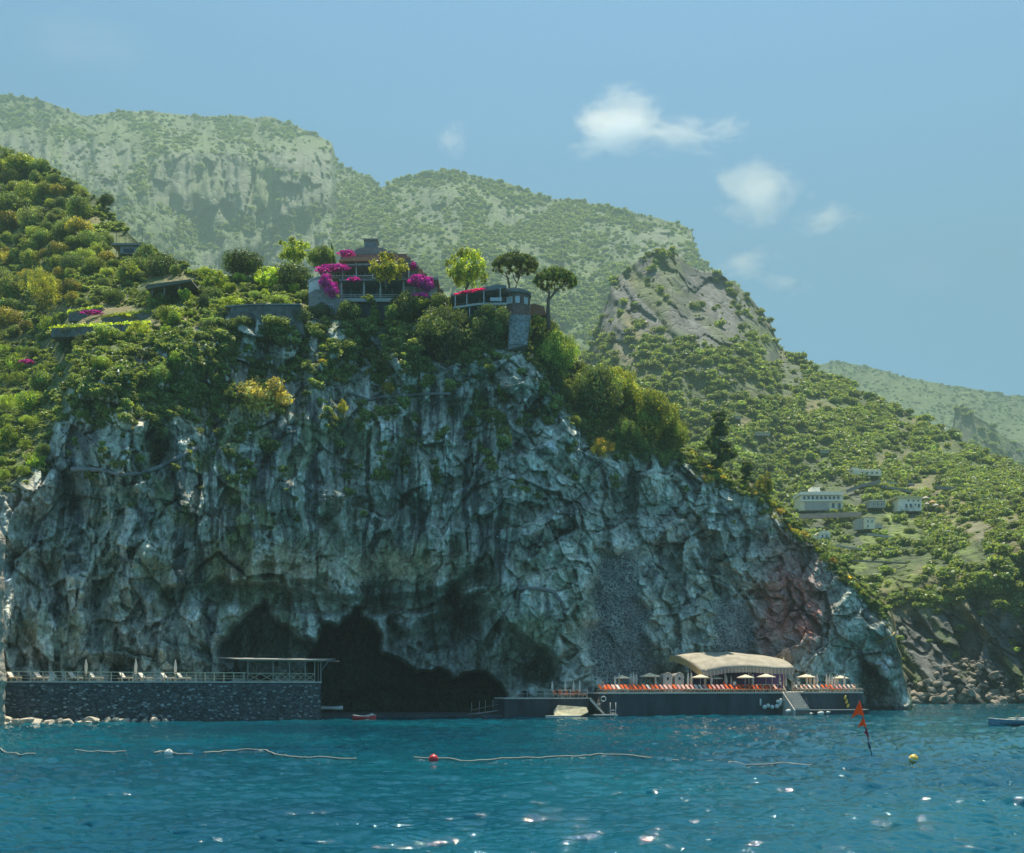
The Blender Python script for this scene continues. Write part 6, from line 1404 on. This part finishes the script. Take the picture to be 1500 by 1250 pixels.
for k, (x, y, w) in enumerate(((1356, 736, 12), (1366, 742, 12), (1371, 747, 10), (1380, 749, 8), (1358, 745, 8))):
    def fU(R):
        m = MB(); q = R['_d'] / F; m.lathe([(w / 2 * q, 0), (w / 2 * q, .2), (.1, .9)], n=4, smooth=False); o = m.build('canopy', M_AWNL if k % 2 else M_LIP, R); o.location = (0, 0, 2.2); m = MB(); m.tube([(0, 0, 0), (0, 0, 2.3)], .06, 5); m.build('pole', M_WHITE, R)
    far_house(x, y + 4, 'cream garden sunshade beside the white far villa, %s' % ('uppermost', 'second down', 'third down', 'rightmost', 'nearest the villa')[k], fU, 'sunshade', 5, 'garden_sunshade')
def wallf(pts, h, mt):
    def f(R): slab(R, pts + [(x, y - h) for x, y in pts[::-1]], 0, 1.2, 'masonry', mt)
    return f
for pts, h, mt, lab in (([(1172, 760), (1262, 757)], 7, simple('rosy_wall', (.40, .30, .25), .9, .2, 1), 'long rosy terrace wall below the long cream villa'), ([(1241, 722), (1262, 714), (1290, 708)], 5, M_GREYST, 'grey sloping wall left of the battlemented building'),
                        ([(1292, 714), (1330, 721), (1352, 728)], 3, M_GREYST, 'long grey terrace wall descending right across the far hillside'), ([(1296, 708), (1340, 711)], 2.5, M_PLASTER, 'pale wall with posts right of the battlemented building'),
                        ([(1272, 784), (1310, 789)], 3, M_PLASTER, 'short pale terrace wall among the lime-green gardens'), ([(1225, 800), (1262, 806)], 2, M_PLASTER, 'low pale garden wall right of the small white house'),
                        ([(1300, 806), (1345, 808)], 2.2, M_GREYST, 'low grey garden wall in the terraced plots'), ([(1372, 716), (1402, 718)], 4, M_GREYST, 'grey wall alone on the right of the far hillside'),
                        ([(1250, 822), (1330, 826)], 1.8, M_GREYST, 'lowest long terrace wall of the far gardens')):
    x, y = pts[len(pts) // 2]; far_house(x, y, lab, wallf(pts, h, mt), 'wall', 3, 'terrace_wall')
for pts, lab in (([(1106, 636), (1128, 637)], 'small yellow-roofed terrace alone in the upper woods'), ([(1201, 662), (1221, 662)], 'small white flat-roofed house in the upper woods'), ([(1075, 612), (1086, 612)], 'tiny pale hut highest in the upper woods')):
    def fS(R):
        (a, y), (b, _) = pts; bx(R, a, y - 2, b, y + 2, 0, 4, 'wall', M_PLASTER); bx(R, a - 1, y - 3.6, b + 1, y - 2.1, -.4, 4.8, 'roof', M_YELLOWP)
    far_house(pts[0][0] + 8, pts[0][1], lab, fS, 'house', 5, 'hillside_house')

# ------------------------------------------------------------------ people
def person_proto(pose, shirt, shorts):
    """a standing figure, 1.72 m: one skinned body, clothes and hair over it"""
    root = empty('person')
    def skin(name, verts, edges, rad, mt, sub=1):
        me = bpy.data.meshes.new(name); me.from_pydata(verts, edges, []); me.update(); o = link(name, me)
        sk = o.modifiers.new('skin', 'SKIN'); sk.use_smooth_shade = True
        for v, r0 in zip(me.skin_vertices[0].data, rad): v.radius = (r0 if isinstance(r0, tuple) else (r0, r0))
        me.skin_vertices[0].data[0].use_root = True
        ss_ = o.modifiers.new('sub', 'SUBSURF'); ss_.levels = ss_.render_levels = sub
        dg = bpy.context.evaluated_depsgraph_get(); m2 = bpy.data.meshes.new_from_object(o.evaluated_get(dg)); bpy.data.objects.remove(o); m2.materials.clear(); m2.materials.append(mt); return link(name, m2, root)
    st = .16 if pose == 'walk' else .03; arm = {'stand': [(.24, 0, 1.12), (.26, -.04, .86)], 'walk': [(.25, -.12, 1.14), (.24, -.26, .92)], 'reach': [(.30, -.16, 1.28), (.32, -.36, 1.42)]}[pose]
    V = [(0, 0, .93), (0, 0, 1.12), (0, .01, 1.32), (0, .01, 1.45), (0, -.01, 1.54), (0, -.02, 1.62), (0, -.02, 1.70),
         (.17, 0, 1.40), arm[0], arm[1], (arm[1][0], arm[1][1] - .03, arm[1][2] - .10), (-.17, 0, 1.40), (-.25, .02, 1.12), (-.25, -.06, .88), (-.25, -.08, .79),
         (.10, 0, .88), (.11, -st, .48), (.11, -st * .6, .08), (.11, -st * .6 - .14, .03), (-.10, 0, .88), (-.11, st * .6, .48), (-.11, st * 1.5, .10), (-.11, st * 1.5 - .13, .03)]
    E = [(0, 1), (1, 2), (2, 3), (3, 4), (4, 5), (5, 6), (3, 7), (7, 8), (8, 9), (9, 10), (3, 11), (11, 12), (12, 13), (13, 14), (0, 15), (15, 16), (16, 17), (17, 18), (0, 19), (19, 20), (20, 21), (21, 22)]
    Rr = [(.15, .11), (.13, .10), (.16, .11), (.08, .08), .055, .095, .06, .06, .042, .034, .038, .06, .042, .034, .038, .09, .06, .042, .035, .09, .06, .042, .035]
    skin('body', V, E, Rr, M_SKIN, 1)
    if shirt: skin('shirt', [V[0], V[1], V[2], V[3], V[7], tuple(Vector(V[7]).lerp(Vector(V[8]), .55)), V[11], tuple(Vector(V[11]).lerp(Vector(V[12]), .55))], [(0, 1), (1, 2), (2, 3), (3, 4), (4, 5), (3, 6), (6, 7)], [(.175, .13), (.15, .12), (.18, .13), (.09, .09), .075, .06, .075, .06], shirt, 1)
    skin('shorts', [V[0], V[15], tuple(Vector(V[15]).lerp(Vector(V[16]), .6)), V[19], tuple(Vector(V[19]).lerp(Vector(V[20]), .6))], [(0, 1), (1, 2), (0, 3), (3, 4)], [(.17, .13), .11, .09, .11, .09], shorts, 1)
    m = MB(); m.ball((0, .0, 1.665), .108, 10, 7, (1, 1.05, .9)); m.build('hair', M_HAIR, root)
    return root
M_BLUE = simple('navy_cloth', (.03, .05, .12), .9, .1, 5); M_RED = simple('red_cloth', (.5, .05, .04), .9, .1, 5)
for (x, t, LN, z, pose, sh, so_, rz, lab) in ((1076, 1.0, DK, ZD, 'stand', M_WHITE, M_BLUE, 2.5, 'person in a white shirt standing before the middle of the canopy'), (1163, 1.6, DK, ZD, 'walk', M_WHITE, M_WHITE, 1.2, 'person in white standing at the top of the platform steps'),
      (1170, 1.3, DK, ZD, 'stand', M_CREAM, M_BROWN, -.6, 'person in cream beside the railing right of the platform steps'), (1061, 2.6, DK, ZD, 'reach', M_RED, M_BLUE, .4, 'person in red under the canopy left of the white shirt'),
      (1091, 1.0, DK, ZD, 'walk', M_BLUE, M_BLUE, 1.4, 'person in navy walking between the orange loungers'), (883, 1.2, DK, ZD, 'stand', M_PINK, M_CREAM, .8, 'person in pink at the left end of the platform'),
      (1181, -.8, DK, .72, 'stand', M_BLUE, M_BLUE, .2, 'person in navy standing on the landing ledge by the water'), (877, -.3, SD, .9, 'walk', None, M_CREAM, .9, 'bare-chested person on the light steps beside the small deck'),
      (1143, 2.4, DK, ZD, 'stand', M_CREAM, M_PURPLE, 2.0, 'person in cream under the right corner of the canopy')):
    p = person_proto(pose, sh, so_); p.location = LN.pt(x, t, z); p.rotation_euler = (0, 0, rz); tag(p, lab, 'person')
